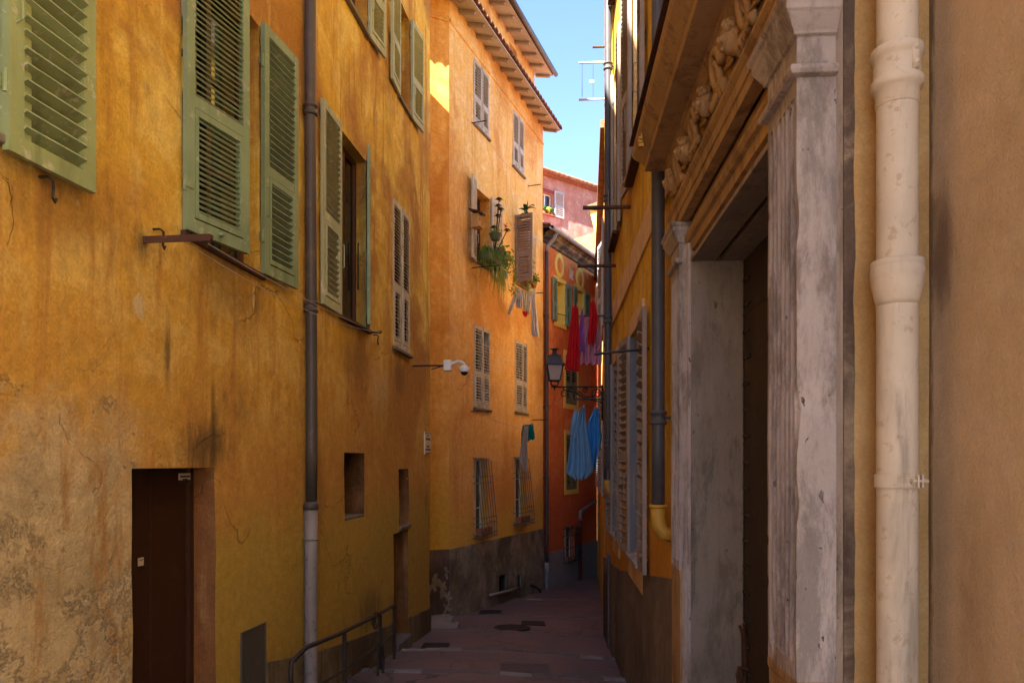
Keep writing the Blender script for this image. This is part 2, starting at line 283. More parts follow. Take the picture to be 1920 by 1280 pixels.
# ------------------------------------------------------------ mesh helpers
class MB:
    def __init__(s): s.v = []; s.f = []; s.mi = {}
    def add(s, vs, fs):
        o = len(s.v); s.v += [tuple(a) for a in vs]; s.f += [tuple(i+o for i in f) for f in fs]; return s
    def box(s, x0, x1, y0, y1, z0, z1, M4=None):
        vs = [Vector((x, y, z)) for x in (x0, x1) for y in (y0, y1) for z in (z0, z1)]
        if M4: vs = [M4 @ v for v in vs]
        return s.add(vs, [(0, 1, 3, 2), (4, 6, 7, 5), (0, 4, 5, 1), (2, 3, 7, 6), (0, 2, 6, 4), (1, 5, 7, 3)])
    def tube(s, pts, r, seg=8, cap=True):
        pts = [Vector(p) for p in pts]; n = len(pts); rr = r if isinstance(r, (list, tuple)) else [r]*n
        t0 = (pts[1]-pts[0]).normalized(); up = Vector((0, 0, 1)) if abs(t0.z) < .9 else Vector((1, 0, 0))
        a = t0.cross(up).normalized(); vs = []
        for i, p in enumerate(pts):
            t = (pts[min(i+1, n-1)]-pts[max(i-1, 0)]).normalized()
            a = (a - t*a.dot(t)).normalized(); b = t.cross(a)
            for k in range(seg):
                q = 2*PI*k/seg; vs.append(p + (a*math.cos(q)+b*math.sin(q))*rr[i])
        fs = [(i*seg+k, i*seg+(k+1) % seg, (i+1)*seg+(k+1) % seg, (i+1)*seg+k) for i in range(n-1) for k in range(seg)]
        if cap: fs += [tuple(range(seg))[::-1], tuple((n-1)*seg+k for k in range(seg))]
        return s.add(vs, fs)
    def lathe(s, prof, c=(0, 0, 0), seg=20, ax='z', sq=None):
        vs = []; n = len(prof)
        for (r, h) in prof:
            for k in range(seg):
                q = 2*PI*(k+(.5 if sq else 0))/seg
                vs.append((c[0]+r*math.cos(q), c[1]+r*math.sin(q), c[2]+h))
        fs = [(i*seg+k, i*seg+(k+1) % seg, (i+1)*seg+(k+1) % seg, (i+1)*seg+k) for i in range(n-1) for k in range(seg)]
        fs += [tuple(range(seg))[::-1], tuple((n-1)*seg+k for k in range(seg))]
        return s.add(vs, fs)
    def ball(s, c, r, seg=14, ring=9, sc_=(1, 1, 1), nz=0, nf=8, M4=None):
        vs = []
        for i in range(ring+1):
            th = PI*i/ring
            for k in range(seg):
                q = 2*PI*k/seg; d = Vector((math.sin(th)*math.cos(q), math.sin(th)*math.sin(q), math.cos(th)))
                rr = r*(1+(nz*noise.noise(d*nf*.5+Vector(c)*7) if nz else 0))
                p = Vector((d.x*sc_[0], d.y*sc_[1], d.z*sc_[2]))*rr
                if M4: p = M4 @ p
                vs.append(Vector(c)+p)
        fs = [(i*seg+k, (i+1)*seg+k, (i+1)*seg+(k+1) % seg, i*seg+(k+1) % seg) for i in range(ring) for k in range(seg)]
        return s.add(vs, fs)
    def extr(s, prof, x0, x1, ends=True):
        """profile of (out, z) swept along x; y = -out"""
        n = len(prof); vs = [(x, -o, z) for x in (x0, x1) for (o, z) in prof]
        fs = [(i, i+1, n+i+1, n+i) for i in range(n-1)]
        return s.add(vs, fs)
    def rings(s, prof, x0, x1, base, back):
        """moulding wrapped round three sides: prof = (projection, z); base = face distance from wall"""
        vs = []
        for (p, z) in prof:
            vs += [(x0-p, back, z), (x0-p, -(base+p), z), (x1+p, -(base+p), z), (x1+p, back, z)]
        fs = []
        for i in range(len(prof)-1):
            for k in range(4): fs.append((i*4+k, i*4+(k+1) % 4, (i+1)*4+(k+1) % 4, (i+1)*4+k))
        n = len(prof)
        fs += [(0, 1, 2, 3), tuple((n-1)*4+k for k in (3, 2, 1, 0))]
        return s.add(vs, fs)
    def build(s, name, mat, parent=None, label=None, M4=None, off=None, smooth=False, bevel=0, recenter=False, solid=0, recalc=True, mats=()):
        me = bpy.data.meshes.new(name); vs = [Vector(v) for v in s.v]
        if off is not None: vs = [v-Vector(off) for v in vs]
        c = None
        if recenter:
            xs = [v.x for v in vs]; ys = [v.y for v in vs]; zs = [v.z for v in vs]
            c = Vector(((min(xs)+max(xs))/2, (min(ys)+max(ys))/2, min(zs))); vs = [v-c for v in vs]
        me.from_pydata(vs, [], s.f); me.materials.append(M[mat] if isinstance(mat, str) else mat)
        for q in mats: me.materials.append(M[q])
        for k, q in s.mi.items():
            if q <= len(mats): me.polygons[k].material_index = q
        if recalc:
            import bmesh
            bm = bmesh.new(); bm.from_mesh(me); bmesh.ops.recalc_face_normals(bm, faces=bm.faces); bm.to_mesh(me); bm.free()
        if smooth:
            for p in me.polygons: p.use_smooth = True
        o = bpy.data.objects.new(name, me); col.objects.link(o)
        mw = M4 if M4 else Matrix.Identity(4)
        if c is not None: mw = mw @ Matrix.Translation(c)
        if parent: o.parent = parent
        o.matrix_local = mw if parent else mw
        if not parent: o.matrix_world = mw
        if bevel:
            b = o.modifiers.new('bevel', 'BEVEL'); b.width = bevel; b.segments = 2; b.limit_method = 'ANGLE'
        if solid:
            d = o.modifiers.new('thickness', 'SOLIDIFY'); d.thickness = solid; d.offset = 0
        if label: o['label'] = label
        return o

def tag(o, label, cat, group=None):
    o['label'] = label; o['category'] = cat
    if group: o['group'] = group
    return o
def struct(o): o['kind'] = 'structure'; return o
def empty(name, M4, label, cat, group=None):
    o = bpy.data.objects.new(name, None); col.objects.link(o); o.matrix_world = M4; o.empty_display_size = .2
    return tag(o, label, cat, group)

class Wall:
    """vertical plane; local x along it, local -y out to the alley, z up"""
    def __init__(s, O, d, side):
        s.O = Vector((O[0], O[1], 0)); s.d = Vector((d[0], d[1], 0)).normalized()
        s.x = s.d if side == 'L' else -s.d; s.sg = 1 if side == 'L' else -1
        s.y = Vector((0, 0, 1)).cross(s.x); s.o = -s.y
        s.M = Matrix(((s.x.x, s.y.x, 0, s.O.x), (s.x.y, s.y.y, 0, s.O.y), (0, 0, 1, 0), (0, 0, 0, 1)))
    def S(s, u, n=0):
        k = (u-CX)/F; P = s.O+s.o*n
        return s.sg*(k*P.y-P.x)/(s.d.x-k*s.d.y)
    def Y(s, u, n=0): return (s.O+s.o*n+s.x*s.S(u, n)).y
    def Z(s, u, v, n=0): return EYE+(HY-v)/F*s.Y(u, n)
    def at(s, u, v, n=0): return (s.S(u, n), -n, s.Z(u, v, n))
    def w(s, p): return s.M @ Vector(p)
    def sY(s, Y): return s.sg*(Y-s.O.y)/s.d.y
def px(u, v, Y): return Vector(((u-CX)/F*Y, Y, EYE+(HY-v)/F*Y))

def lerp(pts, x):
    if x <= pts[0][0]: return pts[0][1]
    for (a, b), (c, d) in zip(pts, pts[1:]):
        if x <= c: return b+(d-b)*(x-a)/(c-a)
    return pts[-1][1]
BANDS = [2.7, 4.5, 6.3, 8.25, 9.75, 11.7, 13.8, 16.6, 19.6, 22.4]
GP = [(-14, 1.3), (0, 0), (12, -1.17), (19, -1.62), (22.5, -1.79), (45, -2.4), (400, -2.5)]
def gz(X, Y):
    z = lerp(GP, Y)
    cx = .1+.09*Y if Y < 13 else 1.3
    z -= max(-1, min(1, (X-cx)/1.4))*.09*max(0, min(1, (16-Y)/4))*(1 if Y > 0 else 0)
    for a, b in zip(BANDS, BANDS[1:]):
        if a <= Y < b: z += .055*((Y-a)/(b-a)-.5)
    return z

def panel(s0, s1, z0, z1, holes=(), step=.22, amp=.006, seed=0, n0=0, keep=False):
    """front face with openings; holes = (sa, sb, za, zb, depth, closed)"""
    mb = MB()
    def brk(a, b, cuts):
        cs = sorted(set([a, b]+[c for c in cuts if a < c < b])); out = []
        for p, q in zip(cs, cs[1:]):
            k = max(1, int((q-p)/step)); out += [p+(q-p)*i/k for i in range(k)]
        return out+[b]
    ss = brk(s0, s1, [h[0] for h in holes]+[h[1] for h in holes])
    zs = brk(z0, z1, [h[2] for h in holes]+[h[3] for h in holes])
    def dis(s, z):
        v = noise.noise(Vector((s*.55+seed, z*.55, seed)))*amp*1.6+noise.noise(Vector((s*2.3+seed, z*2.3, seed+5)))*amp
        return -n0-v
    idx = {}
    for i, a in enumerate(ss):
        for j, b in enumerate(zs): idx[i, j] = len(mb.v); mb.v.append((a, dis(a, b), b))
    for i in range(len(ss)-1):
        for j in range(len(zs)-1):
            cs, cz = (ss[i]+ss[i+1])/2, (zs[j]+zs[j+1])/2
            if any(h[0] < cs < h[1] and h[2] < cz < h[3] for h in holes): continue
            mb.f.append((idx[i, j], idx[i+1, j], idx[i+1, j+1], idx[i, j+1]))
    for h in holes:
        a, b, c, d, dp = h[:5]; closed = len(h) > 5 and h[5]
        sa = [q for q in ss if a-1e-6 <= q <= b+1e-6]; za = [q for q in zs if c-1e-6 <= q <= d+1e-6]
        loop = [(q, c) for q in sa]+[(b, q) for q in za[1:]]+[(q, d) for q in sa[::-1][1:]]+[(a, q) for q in za[::-1][1:-1]]
        n = len(loop); o = len(mb.v)
        for (p, q) in loop: mb.v.append((p, dis(p, q), q))
        for (p, q) in loop: mb.v.append((p, dp, q))
        f0 = len(mb.f)
        for k in range(n): mb.f.append((o+k, o+(k+1) % n, o+n+(k+1) % n, o+n+k))
        if closed: mb.f.append(tuple(o+n+k for k in range(n))[::-1])
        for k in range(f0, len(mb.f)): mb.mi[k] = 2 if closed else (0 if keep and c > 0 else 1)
    return mb

def strip(sz, z0, n, thick=.02):
    """plinth strip following a sloping top: sz = [(s, ztop)...], down to z0, proud by n"""
    mb = MB(); k = len(sz)
    for (s, z) in sz: mb.v += [(s, -n, z), (s, -n, z0), (s, thick, z)]
    for i in range(k-1):
        a, b = i*3, (i+1)*3
        mb.f += [(a+1, b+1, b, a), (a, b, b+2, a+2)]
    e = (k-1)*3; mb.v += [(sz[0][0], thick, z0), (sz[-1][0], thick, z0)]; q = len(mb.v)
    mb.f += [(0, 2, q-2, 1), (e, e+1, q-1, e+2)]
    return mb

def shutter(w, h, mid=.42, pitch=.05, t=.034, st=.06, flap=True, miss=0, sl=.42, tilt=38, th=.005):
    mb = MB(); y = t/2
    mb.box(0, st, -y, y, 0, h); mb.box(w-st, w, -y, y, 0, h)
    zm = h*mid
    mb.box(st, w-st, -y+.002, y-.002, 0, .085); mb.box(st, w-st, -y+.002, y-.002, h-.07, h); mb.box(st, w-st, -y+.002, y-.002, zm-.035, zm+.04)
    def slats(x0, x1, z0, z1, sk=()):
        n = max(2, int((z1-z0)/pitch)); p = (z1-z0)/n
        for i in range(n):
            if i in sk: continue
            zc = z0+(i+.5)*p; a = R(tilt+random.uniform(-4, 4))
            r = Matrix.Translation((0, 0, zc)) @ Matrix.Rotation(a, 4, 'X') @ Matrix.Translation(((x0+x1)/2, 0, 0)) @ Matrix.Rotation(random.gauss(0, .012)+(.10 if random.random() < .02 else 0), 4, 'Y') @ Matrix.Translation((-(x0+x1)/2, 0, 0))
            L = max(t*.62, pitch*sl)
            mb.box(x0-.004, x1+.004, -L, L, -th, th, r)
    if flap:
        e = .028
        mb.box(st+.003, st+e+.003, -y-.004, y+.004, .092, zm-.042); mb.box(w-st-e-.003, w-st-.003, -y-.004, y+.004, .092, zm-.042)
        mb.box(st+e+.003, w-st-e-.003, -y-.004, y+.004, .092, .13); mb.box(st+e+.003, w-st-e-.003, -y-.004, y+.004, zm-.085, zm-.042)
        slats(st+e, w-st-e, .13, zm-.085)
    else: slats(st, w-st, .085, zm-.035)
    n = int((h-.07-zm-.04)/pitch)
    slats(st, w-st, zm+.04, h-.07, range(n-miss, n) if miss else ())
    # hinges and latch
    for zz in (h*.15, h*.85): mb.box(-.012, .05, -y-.007, -y+.001, zz-.03, zz+.03); mb.tube([(-.004, 0, zz-.05), (-.004, 0, zz+.05)], .01, 6)
    xh = st*.5
    mb.tube([(xh, y-.001, zm*.55), (xh, y+.03, zm*.56), (xh, y+.03, zm*.82), (xh, y-.001, zm*.83)], .005, 5)
    mb.lathe([(.018, -.01), (.022, 0), (.018, .01)], (w*.5, -y-.004, .05), 8)
    return mb

def leaf(root, s, z, w, h, ang, side, mat, n=.02, **kw):
    """hinged at s; side +1 when the closed leaf runs towards +x, -1 towards -x; ang = how far it is swung out"""
    mb = shutter(w, h, **kw)
    a = R(ang)
    if side > 0: Mx = Matrix.Rotation(-a, 4, 'Z')
    else: Mx = Matrix.Rotation(a, 4, 'Z') @ Matrix.Scale(-1, 4, (1, 0, 0))
    mb.v = [tuple(Mx @ Vector(v)) for v in mb.v]
    return mb.build('shutter', mat, root, M4=Matrix.Translation((s, -n, z)), recalc=True)

def window(root, a, b, c, d, depth=.2, frame='whiteframe', sill='sill', sillout=.05, bars=True, curtain=False, label=None):
    mb = MB(); f = .05; y0, y1 = depth-.07, depth-.02
    mb.box(a+.001, a+f, y0, y1, c, d); mb.box(b-f, b-.001, y0, y1, c, d)
    mb.box(a+f, b-f, y0, y1, c, c+f); mb.box(a+f, b-f, y0, y1, d-f, d)
    m = (a+b)/2; mb.box(m-.035, m+.035, y0-.01, y1, c+f, d-f)
    if bars:
        for k in (1, 2):
            z = c+(d-c)*k/3; mb.box(a+f, b-f, y0+.01, y1-.01, z-.012, z+.012)
    w = mb.build('window', frame, root, label, bevel=.003)
    MB().box(a+f*.5, b-f*.5, y1-.022, y1-.016, c+f*.5, d-f*.5).build('pane', 'glass', w)
    if curtain:
        cm = MB(); n = 30
        for i in range(n+1):
            x = a+f+(b-a-2*f)*.5*i/n; y = depth+.05+.02*math.sin(i*1.3)
            cm.v += [(x, y, c+f), (x, y, d-f)]
        cm.f = [(2*i, 2*i+2, 2*i+3, 2*i+1) for i in range(n)]
        cm.build('curtain', 'c_white', w, smooth=True)
    if sill: MB().box(a-.04, b+.04, -sillout, depth-.075, c-.045, c-.003).build('sill', sill, w, bevel=.008)
    return w

def pipe(root, s, n, z0, z1, r, mat, collars=(), wob=0, name='drainpipe', label=None, prof='double', parent_col=True):
    pts = []; k = max(2, int((z1-z0)/.5))
    for i in range(k+1):
        z = z0+(z1-z0)*i/k; pts.append((s+wob*math.sin(z*.9), -n+wob*.3*math.cos(z*1.3), z))
    p = MB().tube(pts, r, 20).build(name, mat, root, label, smooth=True)
    for zc in collars:
        x = s+wob*math.sin(zc*.9)
        cm = MB()
        if prof == 'double':
            cm.lathe([(r+.001, -.05), (r+.012, -.045), (r+.016, -.035), (r+.012, -.025), (r+.006, -.022), (r+.006, .02), (r+.014, .025), (r+.017, .035), (r+.012, .045), (r+.001, .048)], (x, -n, zc), 20)
        else:
            cm.lathe([(r+.001, -.012), (r+.006, -.012), (r+.006, .012), (r+.001, .012)], (x, -n, zc), 20)
        cm.box(x-.012, x+.012, -n+r*.8, .02, zc-.01, zc+.01)
        cm.build('collar', mat, p, smooth=True)
    return p

def body(root, s0, s1, z0, z1, depth, mat, y0=.02, top='tile'):
    """side, rear and roof shell behind the street face (no street face of its own)"""
    mb = MB()
    vs = [(s0, y0, z0), (s1, y0, z0), (s1, depth, z0), (s0, depth, z0), (s0, y0, z1), (s1, y0, z1), (s1, depth, z1), (s0, depth, z1)]
    mb.add(vs, [(1, 2, 6, 5), (2, 3, 7, 6), (3, 0, 4, 7)])
    mb.build('side_wall', mat, root, recalc=False)
    MB().box(s0-.01, s1+.01, y0-.01, depth+.01, z1+.003, z1+.12).build('roof', top, root)
    # dim rooms behind the windows
    MB().add([(s0+.02, 1.4, z0), (s1-.02, 1.4, z0), (s1-.02, 1.4, z1-.02), (s0+.02, 1.4, z1-.02)], [(0, 1, 2, 3)]).build('inner_wall', 'inside_dark', root, recalc=False)

def text(s, size, mat, parent, M4, name='lettering', ext=.001):
    cu = bpy.data.curves.new(name, 'FONT'); cu.body = s; cu.size = size; cu.align_x = 'CENTER'; cu.align_y = 'CENTER'; cu.extrude = ext
    t = bpy.data.objects.new('t', cu); col.objects.link(t)
    dg = bpy.context.evaluated_depsgraph_get(); me = bpy.data.meshes.new_from_object(t.evaluated_get(dg))
    bpy.data.objects.remove(t); me.materials.clear(); me.materials.append(M[mat])
    o = bpy.data.objects.new(name, me); col.objects.link(o); o.parent = parent; o.matrix_local = M4; return o

# ------------------------------------------------------------ ground
gm = MB()
xs = [-300, -60, -12]+[-4.5+.25*i for i in range(41)]+[14, 60, 300]
ys = [-300, -60, -14]
y = -12.0
while y < 26: ys.append(y); y += .5
ys += [b-.001 for b in BANDS]+[b for b in BANDS]+[b+.03 for b in BANDS]+[30, 36, 45, 90, 300]
ys = sorted(set(ys)); nx = len(xs)
for Y in ys:
    for X in xs: gm.v.append((X, Y, gz(X, Y)+.008*noise.noise(Vector((X*1.3, Y*1.3, 0)))))
for j in range(len(ys)-1):
    for i in range(nx-1): gm.f.append((j*nx+i, j*nx+i+1, (j+1)*nx+i+1, (j+1)*nx+i))
struct(gm.build('street', 'asphalt', smooth=False))
sm = MB(); sl_ = MB()
for bi, b in enumerate(BANDS):
    x = -3.2; 
    while x < 4.2:
        L = random.uniform(.22, .6); x1 = x+L; xc = (x+x1)/2
        yb = b-.075+.05*math.sin(x*1.7+bi*2.1)+random.uniform(-.008, .008); wd = random.uniform(.06, .08)
        z = gz(xc, b-.05)+.004
        t = sl_ if random.random() < .10 else sm
        p = [(x+.006, yb-wd), (x1-.006, yb-wd), (x1-.006, yb+wd), (x+.006, yb+wd)]
        vs = [(a, c_, gz(a, b-.05)+.01+random.uniform(0, .004)-(.004 if c_ < yb else 0)) for a, c_ in p]+[(a, c_, z-.12) for a, c_ in p]
        t.add(vs, [(0, 1, 2, 3), (4, 7, 6, 5), (0, 4, 5, 1), (1, 5, 6, 2), (2, 6, 7, 3), (3, 7, 4, 0)]); x = x1
struct(sm.build('stone_step', 'kerbstone', bevel=.006)); struct(sl_.build('pale_stone_step', 'kerblight', bevel=.006))

def slab(u0, v0, u1, v1, name, mat, label, cat, Yc, n=10, thick=.012, rim=True, up=.006, bars=True):
    """iron cover in the road between two image columns at depth Yc"""
    zc = lambda X, Y: gz(X, Y)
    # depth from the ground along each pixel row
    def dep(u, v):
        lo, hi = 1., 40.
        for _ in range(50):
            m = (lo+hi)/2; zz = EYE+(HY-v)/F*m
            if zz > zc((u-CX)/F*m, m): lo = m
            else: hi = m
        return lo
    Ya, Yb = dep((u0+u1)/2, v1), dep((u0+u1)/2, v0)
    Xa, Xb = (u0-CX)/F*((Ya+Yb)/2), (u1-CX)/F*((Ya+Yb)/2)
    C = Vector(((Xa+Xb)/2, (Ya+Yb)/2, 0)); C.z = zc(C.x, C.y)
    slope = (zc(C.x, Yb)-zc(C.x, Ya))/max(.01, Yb-Ya); sx = (zc(Xb, C.y)-zc(Xa, C.y))/max(.01, Xb-Xa)
    hx, hy = (Xb-Xa)/2, (Yb-Ya)/2
    M4 = Matrix(((1, 0, 0, C.x), (0, 1, 0, C.y), (sx, slope, 1, C.z+up), (0, 0, 0, 1)))
    mb = MB(); e = .022
    mb.box(-hx, hx, -hy, hy, -.05, .004)
    mb.box(-hx, -hx+e, -hy, hy, .0, .014); mb.box(hx-e, hx, -hy, hy, 0, .0141); mb.box(-hx+e, hx-e, -hy, -hy+e, 0, .0142); mb.box(-hx+e, hx-e, hy-e, hy, 0, .0143)
    if bars:
        for i in range(n):
            xx = -hx+e+(2*hx-2*e)*(i+.5)/n; mb.box(xx-.006, xx+.006, -hy+e, hy-e, 0, .012)
    return tag(mb.build(name, mat, M4=M4), label, cat), dep
_, dep = slab(787, 1207, 838, 1222, 'drain_grate', 'grate', 'rectangular black drain grate in the red paving beside the left plinth', 'drain grate', 8)
slab(898, 1145, 940, 1152, 'drain_grate', 'grate', 'small dark drain grate beside the rough dark plinth, farthest up the alley', 'drain grate', 14)
slab(977, 1166, 1022, 1172, 'drain_grate', 'grate', 'thin dark drain grate set in a pale stone strip mid alley', 'drain grate', 12)
slab(938, 1247, 1032, 1268, 'access_cover', 'cover', 'large rectangular ribbed iron cover lying in the foreground paving', 'cover', 8, n=26)
X_, Y_ = (960-CX)/F*dep(960, 1177), dep(960, 1177); C = Vector((X_, Y_, gz(X_, Y_)+.012))
mb = MB().lathe([(.30, -.05), (.30, .004), (.27, .006), (.265, -.002), (.255, -.002), (.25, .001), (.06, .001), (.055, .004), (.02, .004)], (0, 0, 0), 36)
tag(mb.build('manhole_cover', 'grate', M4=Matrix(((1, 0, 0, C.x), (0, 1, 0, C.y), (0, -.09, 1, C.z), (0, 0, 0, 1)))), 'round iron manhole cover in the middle of the paving', 'manhole cover')

# ------------------------------------------------------------ LEFT HOUSE
L = Wall((-2.64+.118*2.0, 2.0), (.118, 1), 'L')   # s = 0 near the camera's side
Lm = empty('ochre_house', L.M, 'tall worn ochre house filling the left side with sage green shutters', 'house')
sEnd = L.S(806)
zs2, zt2 = 3.06, 4.98        # first floor opening heights
wS = lambda a, b: (L.S(a), L.S(b))
W2 = (L.S(337)+.03, L.S(487)); W3 = wS(638, 689); W4 = wS(737, 768)
U1 = wS(637, 687); U2 = wS(746, 768); W1b = L.S(8)-.02; W1 = (W1b-1.0, W1b)
DR = wS(248, 405); NA = wS(646, 683); NB = wS(748, 766); DB = wS(738, 764)
dtop = L.Z(248, 878); holes = [
    (W1[0], W1[1], zs2-.03, zt2, .22), (W2[0], W2[1], zs2, zt2, .22), (W3[0], W3[1], zs2+.04, zt2+.02, .24), (W4[0], W4[1], zs2+.02, zt2, .1),
    (U1[0], U1[1], 6.42, 7.75, .2), (U2[0], U2[1], 6.38, 7.72, .2), (W1[0], W1[1], 6.42, 7.75, .2), (W2[0]+.1, W2[1]+.1, 6.42, 7.75, .2),
    (DR[0], DR[1], -1.2, dtop, .2), (NA[0], NA[1], L.Z(650, 975), L.Z(650, 848), .28, True), (NB[0], NB[1], L.Z(750, 986), L.Z(750, 879), .3, True),
    (DB[0], DB[1], -1.6, L.Z(740, 1000), .35, True), (L.S(451), L.S(497), -1.0, L.Z(451, 1186), .03)]
cut = L.sY(9.3)
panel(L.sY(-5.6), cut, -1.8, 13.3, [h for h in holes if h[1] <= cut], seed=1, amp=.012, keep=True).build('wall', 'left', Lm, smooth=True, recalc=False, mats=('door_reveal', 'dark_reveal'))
# past the cut the unseen top is lowered to let sun through
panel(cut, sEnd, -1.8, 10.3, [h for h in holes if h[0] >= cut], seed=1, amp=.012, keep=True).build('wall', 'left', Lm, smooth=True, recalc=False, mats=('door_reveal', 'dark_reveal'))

body(Lm, L.sY(-5.6), cut, -1.8, 13.3, 2.5, 'left'); body(Lm, cut+.02, sEnd, -1.8, 10.3, 6, 'left')  # unseen tall block kept shallow, its height set to shade the right wall
# plinth along the foot of the wall, stepping round the niches
def pl_top(u): return lerp([(497, .02), (732, -.43), (806, -.66)], u)
for ua, ub in ((498, 737.5), (764.5, 806)):
    pts = [(L.S(ua+(ub-ua)*i/10), pl_top(ua+(ub-ua)*i/10)+random.uniform(-.012, .012)) for i in range(11)]
    strip(pts, -1.9, .022).build('plinth', 'plinth_l', Lm, recalc=True)
# windows and shutters
def lwin(h, **k): return window(Lm, h[0], h[1], h[2], h[3], **k)
w = lwin(holes[0], sill='sill'); leaf(w, W1[1]-.03, zs2-.10, .54, 2.02, 178, -1, 'green', n=.05, mid=.52, pitch=.068, st=.085, flap=False, sl=.50, tilt=30, th=.007)
MB().box(W1[1]-.02, W1[1]+.11, -.06, -.002, zs2-.02, zs2+2.0).build('hinge_board', 'green', w, bevel=.004)
w = lwin(holes[1], frame='woodframe', sill='rust', sillout=.04); leaf(w, W2[0]-.03, zs2, .60, 1.98, 12, 1, 'green2', n=.035, mid=.42, pitch=.036, st=.07, sl=.6)
leaf(w, W2[1]-.01, zs2, .54, 1.94, 175, -1, 'green2', n=.03, mid=.42, pitch=.052, st=.07, sl=.5, tilt=32)
w = lwin(holes[2], frame='woodframe', sill='rust', bars=False); leaf(w, W3[0]-.06, zs2+.02, .55, 1.92, 178, 1, 'green3', n=.025, mid=.44, pitch=.055, st=.06)
leaf(w, W3[1]+.01, zs2+.02, .48, 1.92, 19, -1, 'green2', n=.0, mid=.44, pitch=.055, st=.06)
MB().tube([(W3[1]-.012, .10, zs2+.50), (W3[1]-.03, .10, zs2+.52), (W3[1]-.03, .10, zs2+1.0), (W3[1]-.012, .10, zs2+1.02)], .007, 6).build('stay_bar', 'iron', w)
w = lwin(holes[3], depth=.1, frame='woodframe', sill='sill')
hw = (W4[1]-W4[0])/2
leaf(w, W4[0], zs2+.02, hw-.003, 1.90, 0, 1, 'linen', n=-.012, pitch=.045, st=.05); leaf(w, W4[1], zs2+.02, hw-.003, 1.90, 1.5, -1, 'linen', n=-.012, pitch=.045, st=.05)
for hh, lf in ((holes[4], 1), (holes[5], 1), (holes[6], 0), (holes[7], 0)):
    w = lwin(hh, frame='woodframe')
    leaf(w, hh[0]-.01, hh[2]-.02, .46, hh[3]-hh[2]+.03, 177, 1, 'green4', n=.03, pitch=.05, st=.05)
    leaf(w, hh[1]+.01, hh[2]-.02, .46, hh[3]-hh[2]+.03, 174, -1, 'green4', n=.03, pitch=.05, st=.05)
# front door
d0, d1 = DR
dm = MB(); dm.box(d0, d1, .19, .24, -1.2, dtop); dm.box(d0+.46, d0+.475, .184, .19, -1.2, dtop-.01)
dm.box(d0+.01, d0+.10, .180, .19, -1.2, dtop-.01); dm.box(d1-.06, d1-.001, .16, .19, -1.2, dtop-.001)
door = dm.build('door', 'door', Lm, bevel=.003)
def sticker(s0, s1, z0, z1, name):
    return MB().box(s0, s1, .1775, .1795, z0, z1).build(name, 'sticker', door)
def dat(u, v): return (L.S(u, -.16), L.Z(u, v, -.16)-.02)
a, b = dat(334, 894), dat(355, 881)
st = MB().box(a[0], b[0], .152, .1585, a[1], b[1]).build('notice', 'sticker', door, 'small pale notice at the top of the door')
cxm, zt = (a[0]+b[0])/2, b[1]
FR = lambda x, y, z: Matrix(((1, 0, 0, x), (0, 0, -1, y), (0, 1, 0, z), (0, 0, 0, 1)))   # text standing on the street face
for q in range(3): MB().box(*((a[0]+.01, b[0]-.01) if q != 1 else (cxm-.03, cxm+.03)), .1495, .1515, zt-.018-.02*q-(.010 if q == 0 else .006), zt-.016-.02*q).build('print_line', 'ink', st)
a, b = dat(264, 1055), dat(274, 1038)
st = MB().box(a[0], b[0], .176, .1795, a[1], b[1]).build('entry_plate', 'sticker', door, 'small square pale plate on the door leaf'); MB().box(a[0]+.01, b[0]-.01, .1735, .1755, b[1]-.016, b[1]-.008).build('print_line', 'slate', st)
# grey cabinet
a0, a1 = L.S(451), L.S(497); zt = L.Z(451, 1186)
cb = MB().box(a0+.012, a1-.012, -.006, .03, -1.0, zt-.012).build('cabinet_door', 'greybox', Lm, 'dull grey metal meter cabinet door', bevel=.003)
MB().box(a0+.002, a0+.012, -.012, .03, -1.0, zt).box(a1-.012, a1-.002, -.012, .03, -1.0, zt).box(a0+.012, a1-.012, -.012, .03, zt-.012, zt).build('cabinet_frame', 'greybox', cb)
# niche ledges, lower door
MB().box(NA[0]+.001, NA[1]-.001, .004, .278, holes[9][2]+.001, holes[9][2]+.03).build('ledge', 'sill', Lm, bevel=.008)
MB().box(NB[0]-.02, NB[1]+.04, -.03, .278, holes[10][2]-.05, holes[10][2]-.001).build('ledge', 'sill', Lm, bevel=.01)
MB().box(DB[0]+.002, DB[1]-.002, .30, .346, -1.6, holes[11][3]-.002).build('door', 'door', Lm, 'dark narrow cellar door under the stone ledge')
MB().box(DB[0]+.01, DB[1]-.01, -.07, .28, -1.6, gz(-1.5, 9.8)+.16).build('door_step', 'kerbstone', Lm, bevel=.02)
# downpipe: dark zinc above, light cast iron foot
sp = L.S(583, .07)
p = pipe(Lm, sp, .07, 1.25, 13.0, .05, 'zinc', (2.98, 4.72, 7.6, 10.5), wob=.01, name='drainpipe', label='dark weathered zinc downpipe')
cp = MB().lathe([(.066, -.04), (.068, .0), (.06, .02), (.052, .03)], (sp, -.07, 1.22), 20).build('socket', 'zinc', p, smooth=True)
p = pipe(Lm, sp, .07, -.9, 1.2, .058, 'zincl', (.92,), name='drainpipe', label='light grey cast iron foot of the downpipe, rust flecked', prof='s')
